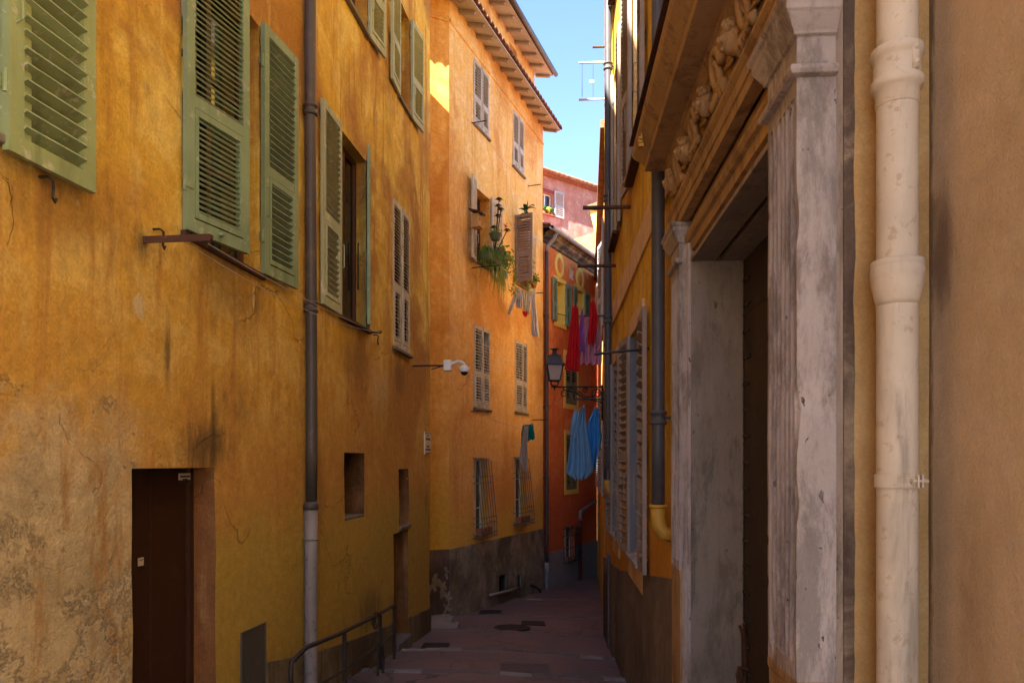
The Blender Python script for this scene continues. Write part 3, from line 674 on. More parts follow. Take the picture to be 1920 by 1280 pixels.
# rusty brackets, lines, hooks
def rod(W, u, v, length, r, mat, name, label, cat, group=None, sq=False, tilt=0, n0=0, end=None):
    s, _, z = W.at(u, v); mb = MB()
    if sq: mb.box(s-r, s+r, -length, .02, z-r, z+r*.4).box(s-r, s-r*.6, -length, .02, z-r*1.8, z-r)
    else: mb.tube([(s, .02, z), (s, -length*.5, z+tilt*.5), (s, -length, z+tilt)], r, 8)
    return tag(mb.build(name, mat, M4=W.M, recenter=True), label, cat, group)
rod(L, 268, 447, .42, .018, 'rust', 'iron_bracket', 'rusty flat iron bar jutting from the wall under the grey green shutter', 'bracket', sq=True)
rod(L, 690, 622, .16, .012, 'rust', 'iron_bracket', 'small rusty bracket at the sill of the window right of the left downpipe', 'bracket', sq=True)
a = Vector(L.at(268, 452)); b = Vector(L.at(690, 618))
for i, (na, nb, sag) in enumerate(((.40, .12, .04), (.28, .15, .10))):
    pts = [Vector((a.x+(b.x-a.x)*t, -(na+(nb-na)*t), a.z-.03+(b.z-a.z)*t-sag*4*t*(1-t))) for t in [j/16 for j in range(17)]]
    tag(MB().tube(pts, .0028, 5).build('washing_line', 'wire', M4=L.M, recenter=True), ('upper' if i == 0 else 'lower, more sagging')+' thin washing line strung under the green shutters on the left wall', 'washing line', 'washing lines on the left wall')
def hook(W, u, v, label):
    s, _, z = W.at(u, v); mb = MB()
    mb.tube([(s, .02, z), (s, -.05, z), (s+.02, -.06, z-.01), (s+.035, -.05, z-.05), (s+.03, -.05, z-.09), (s+.045, -.05, z-.105), (s+.055, -.05, z-.085)], .007, 6)
    tag(mb.build('shutter_hook', 'iron', M4=W.M, recenter=True), label, 'hook', 'iron shutter hooks on the walls')
hook(L, 72, 332, 'rusty iron hook below the big green shutter at top left')
hook(L, 285, 430, 'small iron hook just above the rusty bar jutting from the wall')
hook(L, 699, 628, 'small iron hook right of the open green window sill')
# street name plate
s0, s1 = L.S(794.5), L.S(805.3); z0, z1 = L.Z(800, 851), L.Z(800, 810)
nm = empty('street_name_plate', L.M @ Matrix.Translation(((s0+s1)/2, -.012, z0)), 'small cream enamel street name plate near the far corner of the ochre house', 'sign')
hw, hh = (s1-s0)/2, z1-z0
MB().box(-hw, hw, -.008, .03, 0, hh).build('plate', 'enamel', nm, bevel=.002)
MB().box(-hw+.01, hw-.01, -.0105, -.0085, .008, .02).box(-hw+.01, hw-.01, -.0105, -.0085, hh-.02, hh-.008).box(-.04, .04, -.0105, -.0085, hh*.5-.003, hh*.5+.003).build('border_line', 'maroon', nm)
for tx, zz, sz in (('RUE', .84, .05), ('DU MALONAT', .68, .052), ('CARRIERA', .35, .045), ('DOU MALOUNAT', .2, .045)):
    text(tx, sz*hw/.2, 'ink', nm, FR(0, -.0095, hh*zz))
for sx in (-1, 1):
    for zz in (.03, hh-.03): MB().ball((sx*(hw-.02), -.01, zz), .007, 8, 5).build('screw', 'iron', nm)
# cctv dome on its arm
s, _, z = L.at(775, 686); Cm = empty('security_camera', L.M @ Matrix.Translation((s, 0, z)), 'white dome security camera on a long rod sticking out from the ochre wall', 'security camera')
yb = -.44
MB().box(-.012, .012, yb, .02, -.012, .012).build('rod', 'iron', Cm); MB().tube([(0, -.26, -.05), (0, yb, -.002)], .008, 6).build('brace', 'iron', Cm)
MB().box(-.045, .045, yb-.11, yb, -.075, .075).build('housing', 'white', Cm, bevel=.012)
pts = [(0, yb-.1-.19*math.sin(t), .0+.075*(1-math.cos(t*1.0))*.9+.02) for t in [i*.16 for i in range(11)]]
pts = [(0, yb-.10, .0), (0, yb-.15, .035), (0, yb-.20, .055), (0, yb-.25, .05), (0, yb-.285, .025), (0, yb-.29, -.01)]
MB().tube(pts, [.034, .024, .02, .02, .022, .026], 14).build('arm', 'white', Cm, smooth=True)
MB().lathe([(.03, 0), (.055, -.012), (.07, -.03), (.072, -.085), (.066, -.095), (.01, -.1)], (0, yb-.29, 0), 24).build('dome_cover', 'white', Cm, smooth=True)
MB().ball((0, yb-.29, -.095), .052, 20, 12, (1, 1, .95)).build('dome', 'glassd', Cm, smooth=True)

# handrail
P = [Vector((-1.60, 5.45, 0)), Vector((-1.50, 6.5, 0)), Vector((-1.45, 8.0, 0)), Vector((-1.435, 9.1, 0))]
def rail(t, h):
    q = t*3; i = min(2, int(q)); p = P[i].lerp(P[i+1], q-i); zz = lerp([(5.45, -.53), (9.1, -.885)], p.y)
    return Vector((p.x, p.y, zz+h))
hr = empty('handrail', Matrix.Translation(rail(0, 0)), 'black iron handrail with a middle bar along the foot of the left wall', 'handrail'); o0 = rail(0, 0)
tp = [rail(i/12, .74) for i in range(13)]
tp = [rail(0, .42)+Vector((-.0, -.02, 0)), rail(0, .58)+Vector((0, -.05, 0)), rail(0, .68)+Vector((0, -.04, 0))]+tp[1:]+[rail(1, .66)+Vector((0, .03, 0)), rail(1, .5)+Vector((0, .03, 0))]
MB().tube([p-o0 for p in tp], .019, 10).build('top_rail', 'iron', hr, smooth=True)
MB().tube([rail(i/12, .40)-o0 for i in range(13)], .014, 8).build('middle_rail', 'iron', hr, smooth=True)
for t in (0, .37, .73, 1):
    b_ = rail(t, 0)-o0; MB().box(b_.x-.018, b_.x+.018, b_.y-.018, b_.y+.018, b_.z-.25, b_.z+(.72 if t else .45)).build('post', 'iron', hr, bevel=.003)
# cable locks on the rail
def ring(c, r, n_, tube=.009, sq=1, tilt=.3):
    return [Vector(c)+Vector((math.cos(a)*tilt*r, math.cos(a)*r, math.sin(a)*r*sq)) for a in [2*PI*i/20*n_ for i in range(21)]]
c_ = rail(.66, .70)
mb = MB(); mb.tube(ring(c_+Vector((0, -.02, 0)), .075, 1), .008, 6).tube(ring(c_+Vector((.02, -.1, -.02)), .06, 1), .008, 6).box(c_.x-.02, c_.x+.02, c_.y-.16, c_.y-.10, c_.z-.03, c_.z+.03)
tag(mb.build('cable_lock', 'iron', recenter=True, smooth=False), 'coiled black bicycle lock looped round the top rail', 'bicycle lock', 'locks left on the handrail')
c_ = rail(.68, .20)
mb = MB(); mb.tube([c_+Vector((.02, -.05, .2)), c_+Vector((.05, .0, .22)), c_+Vector((.06, .05, .05)), c_+Vector((.05, .02, -.15)), c_+Vector((.03, -.08, -.24)), c_+Vector((.02, -.1, -.05)), c_+Vector((.02, -.08, .16))], .013, 8).box(c_.x-.01, c_.x+.04, c_.y-.12, c_.y-.03, c_.z+.15, c_.z+.24)
tag(mb.build('cable_lock', 'iron', recenter=True), 'long black bicycle lock hanging from the middle bar to the paving', 'bicycle lock', 'locks left on the handrail')

# ------------------------------------------------------------ MIDDLE HOUSE
MY0 = 13.45
Mw = Wall((-6.029+.364*MY0, MY0), (.364, 1), 'L')
Mm = empty('apricot_house', Mw.M, 'apricot orange house in the middle with pale shutters and deep tiled eaves', 'house')
e0, e1 = 0., Mw.S(1018)
def mr(W, ul, ur, vt, vb, n=0):
    return [W.S(ul, n), W.S(ur, n), W.Z((ul+ur)/2, vb, n), W.Z((ul+ur)/2, vt, n)]
A4 = mr(Mw, 888, 916, 125, 246); B4 = mr(Mw, 961.5, 982, 217, 321)
A3 = mr(Mw, 891, 918, 362, 496); B3 = mr(Mw, 965, 987, 412, 535)
A2 = mr(Mw, 889, 918, 613, 766); B2 = mr(Mw, 965.5, 988, 641, 773)
A1 = mr(Mw, 889, 914, 859, 1000); B1 = mr(Mw, 964.5, 986, 857, 977)
n1 = mr(Mw, 934, 948, 1077, 1112); n2 = mr(Mw, 968, 975, 1077, 1104)
sl_a = 0.0
holes = [tuple(A4)+(.1,), tuple(B4)+(.1,), tuple(A3)+(.28,), tuple(B3)+(.28,), tuple(A2)+(.1,), tuple(B2)+(.1,), tuple(A1)+(.2,), tuple(B1)+(.2,), tuple(n1)+(.25, True), tuple(n2)+(.1, True)]
panel(e0, e1, -2.4, 10.0, holes, seed=3, amp=.012).build('wall', 'mid', Mm, smooth=True, recalc=False, mats=('mid_ret', 'inside_dark'))  # vent insides get a near-black colour in place of shade
ft = MB(); ft.extr([(.0, 9.52), (.03, 9.53), (.035, 9.56), (.01, 9.58), (.0, 9.6)], e0, e1); ft.build('string_course', 'mid', Mm)
# end wall beyond, back and loft floor
mb = MB(); mb.add([(e1, 0, -2.4), (e1, 7, -2.4), (e1, 7, 10), (e1, 0, 10)], [(0, 1, 2, 3)]); mb.add([(e0, 7, -2.4), (e1, 7, -2.4), (e1, 7, 12), (e0, 7, 12)], [(0, 1, 2, 3)])
mb.add([(e0, 1.3, -2.4), (e1-.02, 1.3, -2.4), (e1-.02, 1.3, 9.9), (e0, 1.3, 9.9)], [(0, 1, 2, 3)]); mb.build('side_wall', 'mid', Mm, recalc=False)
# roughcast plinth with its two vents kept open
pz = lambda s: .03-.09*s/e1
vent = sorted([(n1[0], n1[1], n1[2], n1[3]), (n2[0], n2[1], n2[2], n2[3])])
segs = [(e0, vent[0][0]), (vent[0][1], vent[1][0]), (vent[1][1], e1)]
for a, b in segs: strip([(a+(b-a)*i/6, pz(a+(b-a)*i/6)) for i in range(7)], -2.4, .022).build('plinth', 'plinth_m', Mm)
for v in vent:
    strip([(v[0], pz(v[0])), (v[1], pz(v[1]))], v[3], .022).build('plinth', 'plinth_m', Mm); strip([(v[0], v[2]), (v[1], v[2])], -2.4, .022).build('plinth', 'plinth_m', Mm)
v = vent[1]; MB().box(v[0]-.03, v[0], -.035, -.021, v[2], v[3]+.03).box(v[1], v[1]+.03, -.035, -.021, v[2], v[3]+.03).box(v[0], v[1], -.035, -.021, v[3], v[3]+.03).build('vent_frame', 'kerbstone', Mm)
# low pipes on the plinth
def mp(u, v, n): return Mw.at(u, v, n)
MB().tube([mp(919, 1115, .06), mp(950, 1108, .06), mp(972, 1102, .06)], .03, 10).build('low_pipe', 'zincl', Mm, 'stub of grey pipe running along the plinth', smooth=True)
MB().tube([mp(996, 1096, .05), mp(1006, 1101, .10), mp(1013, 1106, .12), mp(1013, 1116, .12)], .028, 10).build('low_pipe', 'iron', Mm, smooth=True)
# return wall facing the camera
c0 = Mw.w((0, 0, 0)); rd = Vector((1.94, 1, 0)).normalized()
Rw = Wall((c0.x, c0.y), (rd.x, rd.y), 'L'); rM = Mw.M.inverted() @ Rw.M
panel(-3.0, 0, -2.4, 10.0, seed=5, amp=.008).build('return_wall', 'mid_ret', Mm, M4=rM, smooth=True, recalc=False)
strip([(-3, .06), (0, .035)], -2.4, .02).build('plinth', 'plinth_ret', Mm, M4=rM, label='brown plinth with peeled pale patches')
for (u, v, sc_) in ((810, 1097, .15), (830, 1095, .13), (838, 1072, .08), (839, 1120, .12), (837, 1140, .10)):
    s, _, z = Rw.at(u, v, .0225); n_ = 34
    def rq(i): return .75+1.5*noise.noise(Vector((u+math.cos(2*PI*i/n_)*1.6, v+math.sin(2*PI*i/n_)*1.6, .5)))+.5*noise.noise(Vector((u, i*.9, 2)))
    vs = [(s+sc_*max(.12, rq(i))*math.cos(2*PI*i/n_)*.8, -.0245, z+sc_*max(.12, rq(i))*1.1*math.sin(2*PI*i/n_)) for i in range(n_)]
    vs2 = [(a, -.02, c) for a, b, c in vs]
    MB().add(vs+vs2, [tuple(range(n_))]+[(i, (i+1) % n_, n_+(i+1) % n_, n_+i) for i in range(n_)]).build('peeled_patch', 'peelpatch', Mm, M4=rM)
MB().extr([(.0, 9.5), (.03, 9.51), (.035, 9.54), (.0, 9.58)], -3, 0).build('string_course', 'mid_ret', Mm, M4=rM)
# windows
def mwin(root, W, h, **k): return window(root, h[0], h[1], h[2], h[3], **k)
for h in (A4, B4, A2, B2):
    w = mwin(Mm, Mw, h, depth=.12, sill='sill'); hw = (h[1]-h[0])/2
    ms = 4 if h is A2 else 0
    leaf(w, h[0], h[2]+.01, hw-.004, h[3]-h[2]-.02, 1 if h is not B2 else 7, 1, 'linen', n=-.005, pitch=.055, st=.045, flap=True)
    leaf(w, h[1], h[2]+.01, hw-.004, h[3]-h[2]-.02, 2, -1, 'linen', n=-.005, pitch=.055, st=.045, miss=ms)
w = mwin(Mm, Mw, A3, depth=.28, frame='woodframe'); wa = w
leaf(w, A3[0]-.02, A3[2]-.06, .40, A3[3]-A3[2]+.15, 168, 1, 'linen', n=.03, pitch=.055, st=.045, flap=False, sl=.66, tilt=55)
leaf(w, A3[1]+.03, A3[2]-.12, .47, A3[3]-A3[2]+.16, 174, -1, 'linen', n=.035, pitch=.055, st=.045, sl=.66, tilt=55)
w = mwin(Mm, Mw, B3, depth=.28, frame='woodframe')
leaf(w, B3[0]-.02, B3[2]-.02, .42, A3[3]-A3[2]+.06, 98, 1, 'bare', n=.03, pitch=.055, st=.05, mid=.42, sl=.62, tilt=52)
leaf(w, B3[1]+.0, B3[2]-.1, .44, A3[3]-A3[2]+.02, 174, -1, 'linen', n=.035, pitch=.055, st=.045, sl=.66, tilt=55)
for h, lb in ((A1, None), (B1, None)):
    w = mwin(Mm, Mw, h, depth=.2, curtain=True)
    mb = MB(); n_ = 6; H = h[3]-h[2]; a, b = h[0]-.04, h[1]+.04
    pr = [(.03, h[3]+.02), (.06, h[3]-.05), (.19, h[2]+H*.12), (.19, h[2]-.08)]
    for i in range(n_+1):
        s = a+(b-a)*i/n_; mb.tube([(s, .01, pr[0][1]), (s, -pr[1][0], pr[1][1]), (s, -pr[2][0], pr[2][1]), (s, -pr[3][0], pr[3][1])], .0085, 6)
    for zf, in ((h[2]+H*.76,), (h[2]+H*.68,), (h[2]+H*.22,), (h[2]+H*.15,), (h[2]-.05,), (h[2]+.02,)):
        n_o = lerp([(h[2]-.08, .19), (h[2]+H*.12, .19), (h[3]-.05, .06)], zf)
        mb.tube([(a-.03, .01, zf), (a-.03, -n_o-.006, zf), (b+.03, -n_o-.006, zf), (b+.03, .01, zf)], .008, 6)
    mb.build('window_grille', 'bars', w)
    MB().box(h[0]+.05, h[1]-.08, -.13, -.01, h[2]-.03, h[2]+.12).build('planter_box', 'pot', w, bevel=.01)
# roofs: eaves with boards, rafters, tiles
def eave(root, M4, x0, x1, zt, outz, over, inn, rise, nr, gable=0, corner=None):
    """zt = wall top; board soffit slopes up from the tip (over, outz) to the wall"""
    b = MB(); th = .03
    y0_ = -over; y1_ = inn
    z0_ = outz; z1_ = outz+(over+inn)*rise
    xa = x0-(corner or 0)
    vs = [(xa, y0_, z0_), (x1+gable, y0_, z0_), (x1+gable, y1_, z1_), (x0, y1_, z1_)]
    b.add(vs+[(v[0], v[1], v[2]+th) for v in vs], [(0, 3, 2, 1), (4, 5, 6, 7), (0, 1, 5, 4), (1, 2, 6, 5), (2, 3, 7, 6), (3, 0, 4, 7)])
    ev = b.build('eave', 'eave', root, M4=M4)
    for i in range(nr):
        x = x0+(x1+gable-x0-.08)*i/(nr-1)+.04
        MB().add([(x-.035, y0_+.10, z0_+.10*rise-.06), (x+.035, y0_+.10, z0_+.10*rise-.06), (x+.035, .01, z0_+over*rise-.07), (x-.035, .01, z0_+over*rise-.07),
                  (x-.035, y0_+.06, z0_+.06*rise-.003), (x+.035, y0_+.06, z0_+.06*rise-.003), (x+.035, .01, z0_+over*rise-.003), (x-.035, .01, z0_+over*rise-.003)],
                 [(0, 3, 2, 1), (4, 5, 6, 7), (0, 1, 5, 4), (1, 2, 6, 5), (2, 3, 7, 6), (3, 0, 4, 7)]).build('rafter', 'rafter', ev)
    t = MB(); nt = int((x1+gable-xa)/.20)
    for i in range(nt):
        x = xa+(x1+gable-xa)*(i+.5)/nt; k = 6
        rows = int((over+inn)/.35)+1
        for rr_ in range(rows):
            ya = y0_-.05+rr_*.35; za = z0_+th+(ya-y0_)*rise+.03*0; yb2 = ya+.40; zb = z0_+th+(yb2-y0_)*rise-.015
            vs = []
            for (yy, zz, r_) in ((ya, za+.02, .10), (yb2, zb+.02, .085)):
                for q in range(k+1): an = PI*q/k; vs.append((x+r_*math.cos(an), yy, zz+r_*.75*math.sin(an)))
            for (yy, zz, r_) in ((ya, za+.005, .085), (yb2, zb+.005, .07)):
                for q in range(k+1): an = PI*q/k; vs.append((x+r_*math.cos(an), yy, zz+r_*.75*math.sin(an)))
            m_ = k+1
            fs = [(q, q+1, m_+q+1, m_+q) for q in range(k)]+[(2*m_+q+1, 2*m_+q, 3*m_+q, 3*m_+q+1) for q in range(k)]+[(q+1, q, 2*m_+q, 2*m_+q+1) for q in range(k)]
            t.add(vs, fs)
    t.build('roof_tiles', 'tile', ev, recalc=False)
    return ev
eave(Mm, Matrix.Identity(4), -.05, e1, 10.0, 9.86, .42, 1.0, .30, 14, gable=.12, corner=.28)
eave(Mm, rM, -3.0, .0, 10.0, 9.87, .42, 1.0, .28, 8, gable=.25)
# attic storey set back
an = -.42
at0, at1 = .25, Mw.S(1002, an)
aw = mr(Mw, 955, 971, 86, 145, an)
aw = [Mw.S(955, an), Mw.S(970, an), Mw.Z(962, 150, an), Mw.Z(962, 88, an)]
AM = Matrix.Translation((0, -an, 0))
panel(at0, at1, 9.7, 11.9, [tuple(aw)+(.3,)], seed=8).build('attic_wall', 'mid', Mm, M4=AM, smooth=True, recalc=False)
mb = MB(); mb.add([(at1, 0, 9.7), (at1, 5, 9.7), (at1, 5, 11.9), (at1, 0, 11.9)], [(0, 1, 2, 3)]); mb.add([(at0, 1, 9.7), (at1-.02, 1, 9.7), (at1-.02, 1, 11.9), (at0, 1, 11.9)], [(0, 1, 2, 3)])
mb.add([(at0, 0, 9.7), (at0, 5, 9.7), (at0, 5, 11.9), (at0, 0, 11.9)], [(0, 1, 2, 3)]); mb.build('attic_side_wall', 'mid', Mm, M4=AM, recalc=False)
w = window(Mm, aw[0], aw[1], aw[2], aw[3], depth=.3); w.matrix_local = AM
zt_ = Mw.Z(1027, 116, -an*0+.05)
eave(Mm, AM, at0, at1, 11.9, 11.62, .45, 1.2, .25, 12, gable=.18)
pts = [(x, -.53, 11.66) for x in (at0, at1+.2)]; MB().tube([(at0, -.52, 11.70), (at1+.22, -.52, 11.66)], .055, 12).build('gutter', 'zinc', Mm, M4=AM, smooth=True)
# roof terrace boards above the eaves
tb = MB(); s0 = Mw.S(868, an-.0); s1 = Mw.S(899, an)
for i in range(9):
    a = s0+(s1-s0)*i/9; tb.box(a+.01, a+(s1-s0)/9-.01, -.20, -.17, 9.95, 10.62+.03*math.sin(i*3))
tb.box(s0, s1, -.165, -.13, 10.5, 10.56).build('terrace_boards', 'plinth_m', Mm, 'weathered dark plank screen above the eaves', M4=AM)
# stone doorstep between the two houses
mb = MB(); 
for (x, y, a, b, z) in ((-1.32, 12.85, .30, .28, .03), (-1.22, 12.35, .34, .22, .0), (-1.36, 13.35, .26, .25, .03)):
    mb.box(x-a/2, x+a, y-b, y+b, gz(x, y)-.2, gz(x, y)+z+.035)
tag(mb.build('doorstep', 'kerblight', bevel=.02, recenter=True), 'worn pale stone slabs in the corner between the ochre and apricot houses', 'step')

# ------------------------------------------------------------ TERRACOTTA HOUSE
RY0 = 18.75
Rr = Wall((-8.8+.507*RY0, RY0), (.507, 1), 'L')
Rm = empty('terracotta_house', Rr.M, 'terracotta red house with yellow window surrounds and two round windows', 'house')
rE = Rr.S(1119)
RA = mr(Rr, 1042, 1058, 530, 605); RB = mr(Rr, 1080, 1094, 546, 612)
RC = mr(Rr, 1060, 1081, 668, 758); RD = mr(Rr, 1061, 1081, 815, 917); RE = mr(Rr, 1058, 1078, 986, 1049)
RC2 = mr(Rr, 1100, 1112, 672, 758)
panel(0, rE, -2.6, 7.5, [tuple(RA)+(.22,), tuple(RB)+(.22,), tuple(RC)+(.12,), tuple(RD)+(.12,), tuple(RE)+(.2,)], seed=9).build('wall', 'red', Rm, smooth=True, recalc=False)
MB().add([(0, 1.3, -2.6), (rE, 1.3, -2.6), (rE, 1.3, 7.5), (0, 1.3, 7.5)], [(0, 1, 2, 3)]).add([(rE, 0, -2.6), (rE, 5, -2.6), (rE, 5, 7.5), (rE, 0, 7.5)], [(0, 1, 2, 3)]).add([(0, 0, -2.6), (0, 5, -2.6), (0, 5, 7.5), (0, 0, 7.5)], [(0, 1, 2, 3)]).build('side_wall', 'red', Rm, recalc=False)
for a, b in ((0, RE[0]-.0), (RE[1]+.0, rE)):
    strip([(a, -.72), (b, -.74)], -2.6, .018).build('plinth', 'plinth_r', Rm)
strip([(RE[0], RE[2]), (RE[1], RE[2])], -2.6, .018).build('plinth', 'plinth_r', Rm)
for hi, h in enumerate((RA, RB, RC, RD)):
    t_ = .12; mb = MB(); e = .016
    mb.box(h[0]-t_, h[0], -e, .02, h[2]-.13, h[3]+t_).box(h[1], h[1]+t_, -e, .02, h[2]-.13, h[3]+t_).box(h[0], h[1], -e, .02, h[3], h[3]+t_).box(h[0], h[1], -e, .02, h[2]-.13, h[2])
    if hi < 2:   # the yellow lining of the reveal
        mb.box(h[1]-.004, h[1]-.001, 0, .21, h[2], h[3]).box(h[0]+.001, h[0]+.004, 0, .21, h[2], h[3]).box(h[0]+.004, h[1]-.004, 0, .21, h[3]-.004, h[3]-.001)
    w = window(Rm, *h, depth=.24 if hi < 2 else .12, frame='gold' if hi < 2 else 'woodframe', sill=None)
    mb.build('window_surround', 'gold', w)
    W_ = h[1]-h[0]
    if hi < 2:
        leaf(w, h[0]-.02, h[2]-.02, W_*.5, h[3]-h[2]+.05, 176, 1, 'teal', n=.04, pitch=.06, st=.045)
        leaf(w, h[1]+.02, h[2]-.02, W_*.5, h[3]-h[2]+.05, 175, -1, 'teal', n=.04, pitch=.06, st=.045)
        MB().tube([((h[0]+h[1])/2-.1, .1, h[2]+.25), ((h[0]+h[1])/2+.25, -.1, h[2]+.22)], .01, 5).build('stay_bar', 'iron', w)
    else:
        leaf(w, h[0]+.005, h[2]+.01, W_/2-.008, h[3]-h[2]-.02, 0, 1, 'olive', n=-.005, pitch=.065, st=.045)
        leaf(w, h[1]-.005, h[2]+.01, W_/2-.008, h[3]-h[2]-.02, 1, -1, 'olive', n=-.005, pitch=.065, st=.045)
for u, v in ((1048, 498), (1087, 524)):   # round windows: raised yellow ring round a shallow recess
    s, _, z = Rr.at(u, v); mb = MB(); n_ = 32
    pr = [(.29, .0), (.29, .022), (.28, .03), (.18, .03), (.175, .0), (.16, -.0)]
    vs = [(s+r*math.cos(2*PI*k/n_), -o, z+r*1.12*math.sin(2*PI*k/n_)) for (r, o) in pr for k in range(n_)]
    mb.add(vs, [(i*n_+k, i*n_+(k+1) % n_, (i+1)*n_+(k+1) % n_, (i+1)*n_+k) for i in range(len(pr)-1) for k in range(n_)])
    rw = mb.build('round_window', 'gold', Rm)
    vs = [(s+.186*math.cos(2*PI*k/n_), -.0135, z+.186*1.12*math.sin(2*PI*k/n_)) for k in range(n_)]
    MB().add(vs, [tuple(range(n_))]).build('blind_panel', 'red', rw, recalc=False)
w = window(Rm, *RE, depth=.2); mb = MB(); H = RE[3]-RE[2]
for i in range(6): s = RE[0]-.03+(RE[1]-RE[0]+.06)*i/5; mb.tube([(s, .01, RE[3]+.02), (s, -.10, RE[3]-.05), (s, -.14, RE[2]-.04), (s, .01, RE[2]-.06)], .009, 6)
for f in (.1, .4, .75, .95): mb.tube([(RE[0]-.07, .01, RE[2]+H*f), (RE[0]-.07, -.14, RE[2]+H*f), (RE[1]+.07, -.14, RE[2]+H*f), (RE[1]+.07, .01, RE[2]+H*f)], .008, 6)
mb.build('window_grille', 'iron', w)
# graffiti scrawl
s, _, z = Rr.at(1070, 515); mb = MB(); random.seed(3)
for q in range(5):
    pts = [(s-.12+.06*q+.05*math.sin(t*1.7+q), -.016, z+.14*math.cos(t*1.1+q*.9)) for t in range(7)]; mb.tube(pts, .006, 4)
mb.build('painted_scrawl', 'enamel', Rm, 'thin pale scrawl on the red wall')
# gutter and cornice
dz_ = -.2
ev = MB(); ev.extr([(o_, q_+dz_) for o_, q_ in [(.0, 7.36), (.05, 7.38), (.06, 7.44), (.16, 7.50), (.17, 7.56), (.26, 7.60), (.26, 7.66), (0, 7.68)]], 0, rE+.1); ev = ev.build('eave', 'mortar', Rm)
gt = MB(); n_ = 10
gpr = [(.27+.075+.075*math.cos(PI+PI*k/n_), 7.46+.075*math.sin(PI+PI*k/n_)) for k in range(n_+1)]; gpr += [(a*1.0-(.004 if i > 5 else -.004), b+.004) for i, (a, b) in enumerate(gpr)][::-1]
gt.extr(gpr, -.05, rE+.25)
for i in range(10): s = rE*i/9; gt.extr([(a+.0+(a-.345)*.08, b-.002+(b-7.46)*.08) for a, b in gpr[:n_+1]], s-.012, s+.012)
gt.build('gutter', 'zincw', Rm, smooth=True)
t = MB()
for i in range(int((rE+.3)/.2)):
    x = -.05+i*.2
    for row in range(5):
        ya = -.24+row*.34; za = 7.49+(ya+.24)*.36; vs = []
        for (yy, zz, r_) in ((ya, za+.02, .10), (ya+.4, za+.14, .085)):
            for q in range(7): a_ = PI*q/6; vs.append((x+.1+r_*math.cos(a_), yy, zz+r_*.7*math.sin(a_)))
        t.add(vs, [(q, q+1, 7+q+1, 7+q) for q in range(6)])
t.add([(-.05, -.22, 7.48), (rE+.2, -.22, 7.48), (rE+.2, 1.6, 8.12), (-.05, 1.6, 8.12)], [(0, 1, 2, 3)]); t.build('roof_tiles', 'tile', Rm, recalc=False)
sp = Rr.S(1025, .09)
p = pipe(Rm, sp, .09, -.95, 6.9, .052, 'zinc', (5.3, 3.0, 1.2, -.2), prof='double', label='long dark downpipe at the left edge of the red house')
MB().tube([(sp, -.09, 6.88), (sp, -.10, 7.05), (sp+.05, -.25, 7.22), (sp+.08, -.34, 7.40)], .05, 14).build('swan_neck', 'zincl', p, smooth=True)
pipe(Rm, sp, .09, -2.0, -.93, .062, 'zincl', (-1.2, -1.8), name='drainpipe', label='thick pale grey foot of the downpipe', prof='double')
s2 = Rr.S(1088, .08); s3 = Rr.S(1117, .1); za, zb_ = Rr.Z(1088, 958, .08), Rr.Z(1117, 940, .1)
MB().tube([(s3, -.1, zb_), (s2+.12, -.09, za+.02), (s2+.03, -.08, za-.01), (s2, -.08, za-.12), (s2, -.08, za-.25)], .05, 12).build('drainpipe', 'zincl', Rm, 'sloping grey elbow of the waste pipe', smooth=True)
pipe(Rm, s2, .08, -2.2, za-.2, .048, 'redpipe', (za-.5, za-1.1), label='dark red waste pipe')

# ------------------------------------------------------------ PINK HOUSE, far
PW = Wall((.7, 30), (1.23, 1), 'L')
Pm = empty('pink_house', PW.M, 'sunlit pink house rising behind the terracotta house', 'house')
ph = mr(PW, 1013, 1036, 362, 402); pe = PW.S(1124)
def ptop(s): return PW.Z(1066, 344)
pb = panel(0, pe, 0, 1, [], seed=2)
pb = panel(0, pe, -2, ptop(pe), [tuple(ph)+(.2,)], seed=2)
pb.add([(0, 0, ptop(pe)), (pe, 0, ptop(pe)), (0, 0, ptop(0))], [(0, 1, 2)]); pb.build('wall', 'pink', Pm, recalc=False)
MB().add([(pe, 0, -2), (pe, 8, -2), (pe, 8, ptop(pe)), (pe, 0, ptop(pe))], [(0, 1, 2, 3)]).add([(0, 1.5, 0), (pe, 1.5, 0), (pe, 1.5, ptop(pe)-.1), (0, 1.5, ptop(pe)-.1)], [(0, 1, 2, 3)]).build('side_wall', 'pink', Pm, recalc=False)
mb = MB(); L_ = pe+.3
mb.add([(0, -.25, ptop(0)), (pe+.3, -.25, ptop(pe+.3)), (pe+.3, 8, ptop(pe+.3)), (0, 8, ptop(0)), (0, -.25, ptop(0)+.1), (pe+.3, -.25, ptop(pe+.3)+.1), (pe+.3, 8, ptop(pe+.3)+.1), (0, 8, ptop(0)+.1)], [(0, 3, 2, 1), (4, 5, 6, 7), (0, 1, 5, 4), (1, 2, 6, 5), (2, 3, 7, 6)])
for i in range(16):
    x = pe*i/15; mb.tube([(x, -.3, ptop(x)+.09), (x+.30, -.3, ptop(x+.3)+.12)], .085, 8)
mb.build('roof', 'tile', Pm)
w = window(Pm, *ph, depth=.2, bars=False, sill='pot', sillout=.12)
leaf(w, ph[1]+.06, ph[2]-.02, (ph[1]-ph[0])*.75, ph[3]-ph[2]+.2, 178, -1, 'greyblue', n=.06, pitch=.07, st=.06, flap=False)
mb = MB().box(ph[0]-.1, ph[1]+.1, -.03, .0, ph[3]+.02, ph[3]+.16).build('lintel', 'maroon', w)
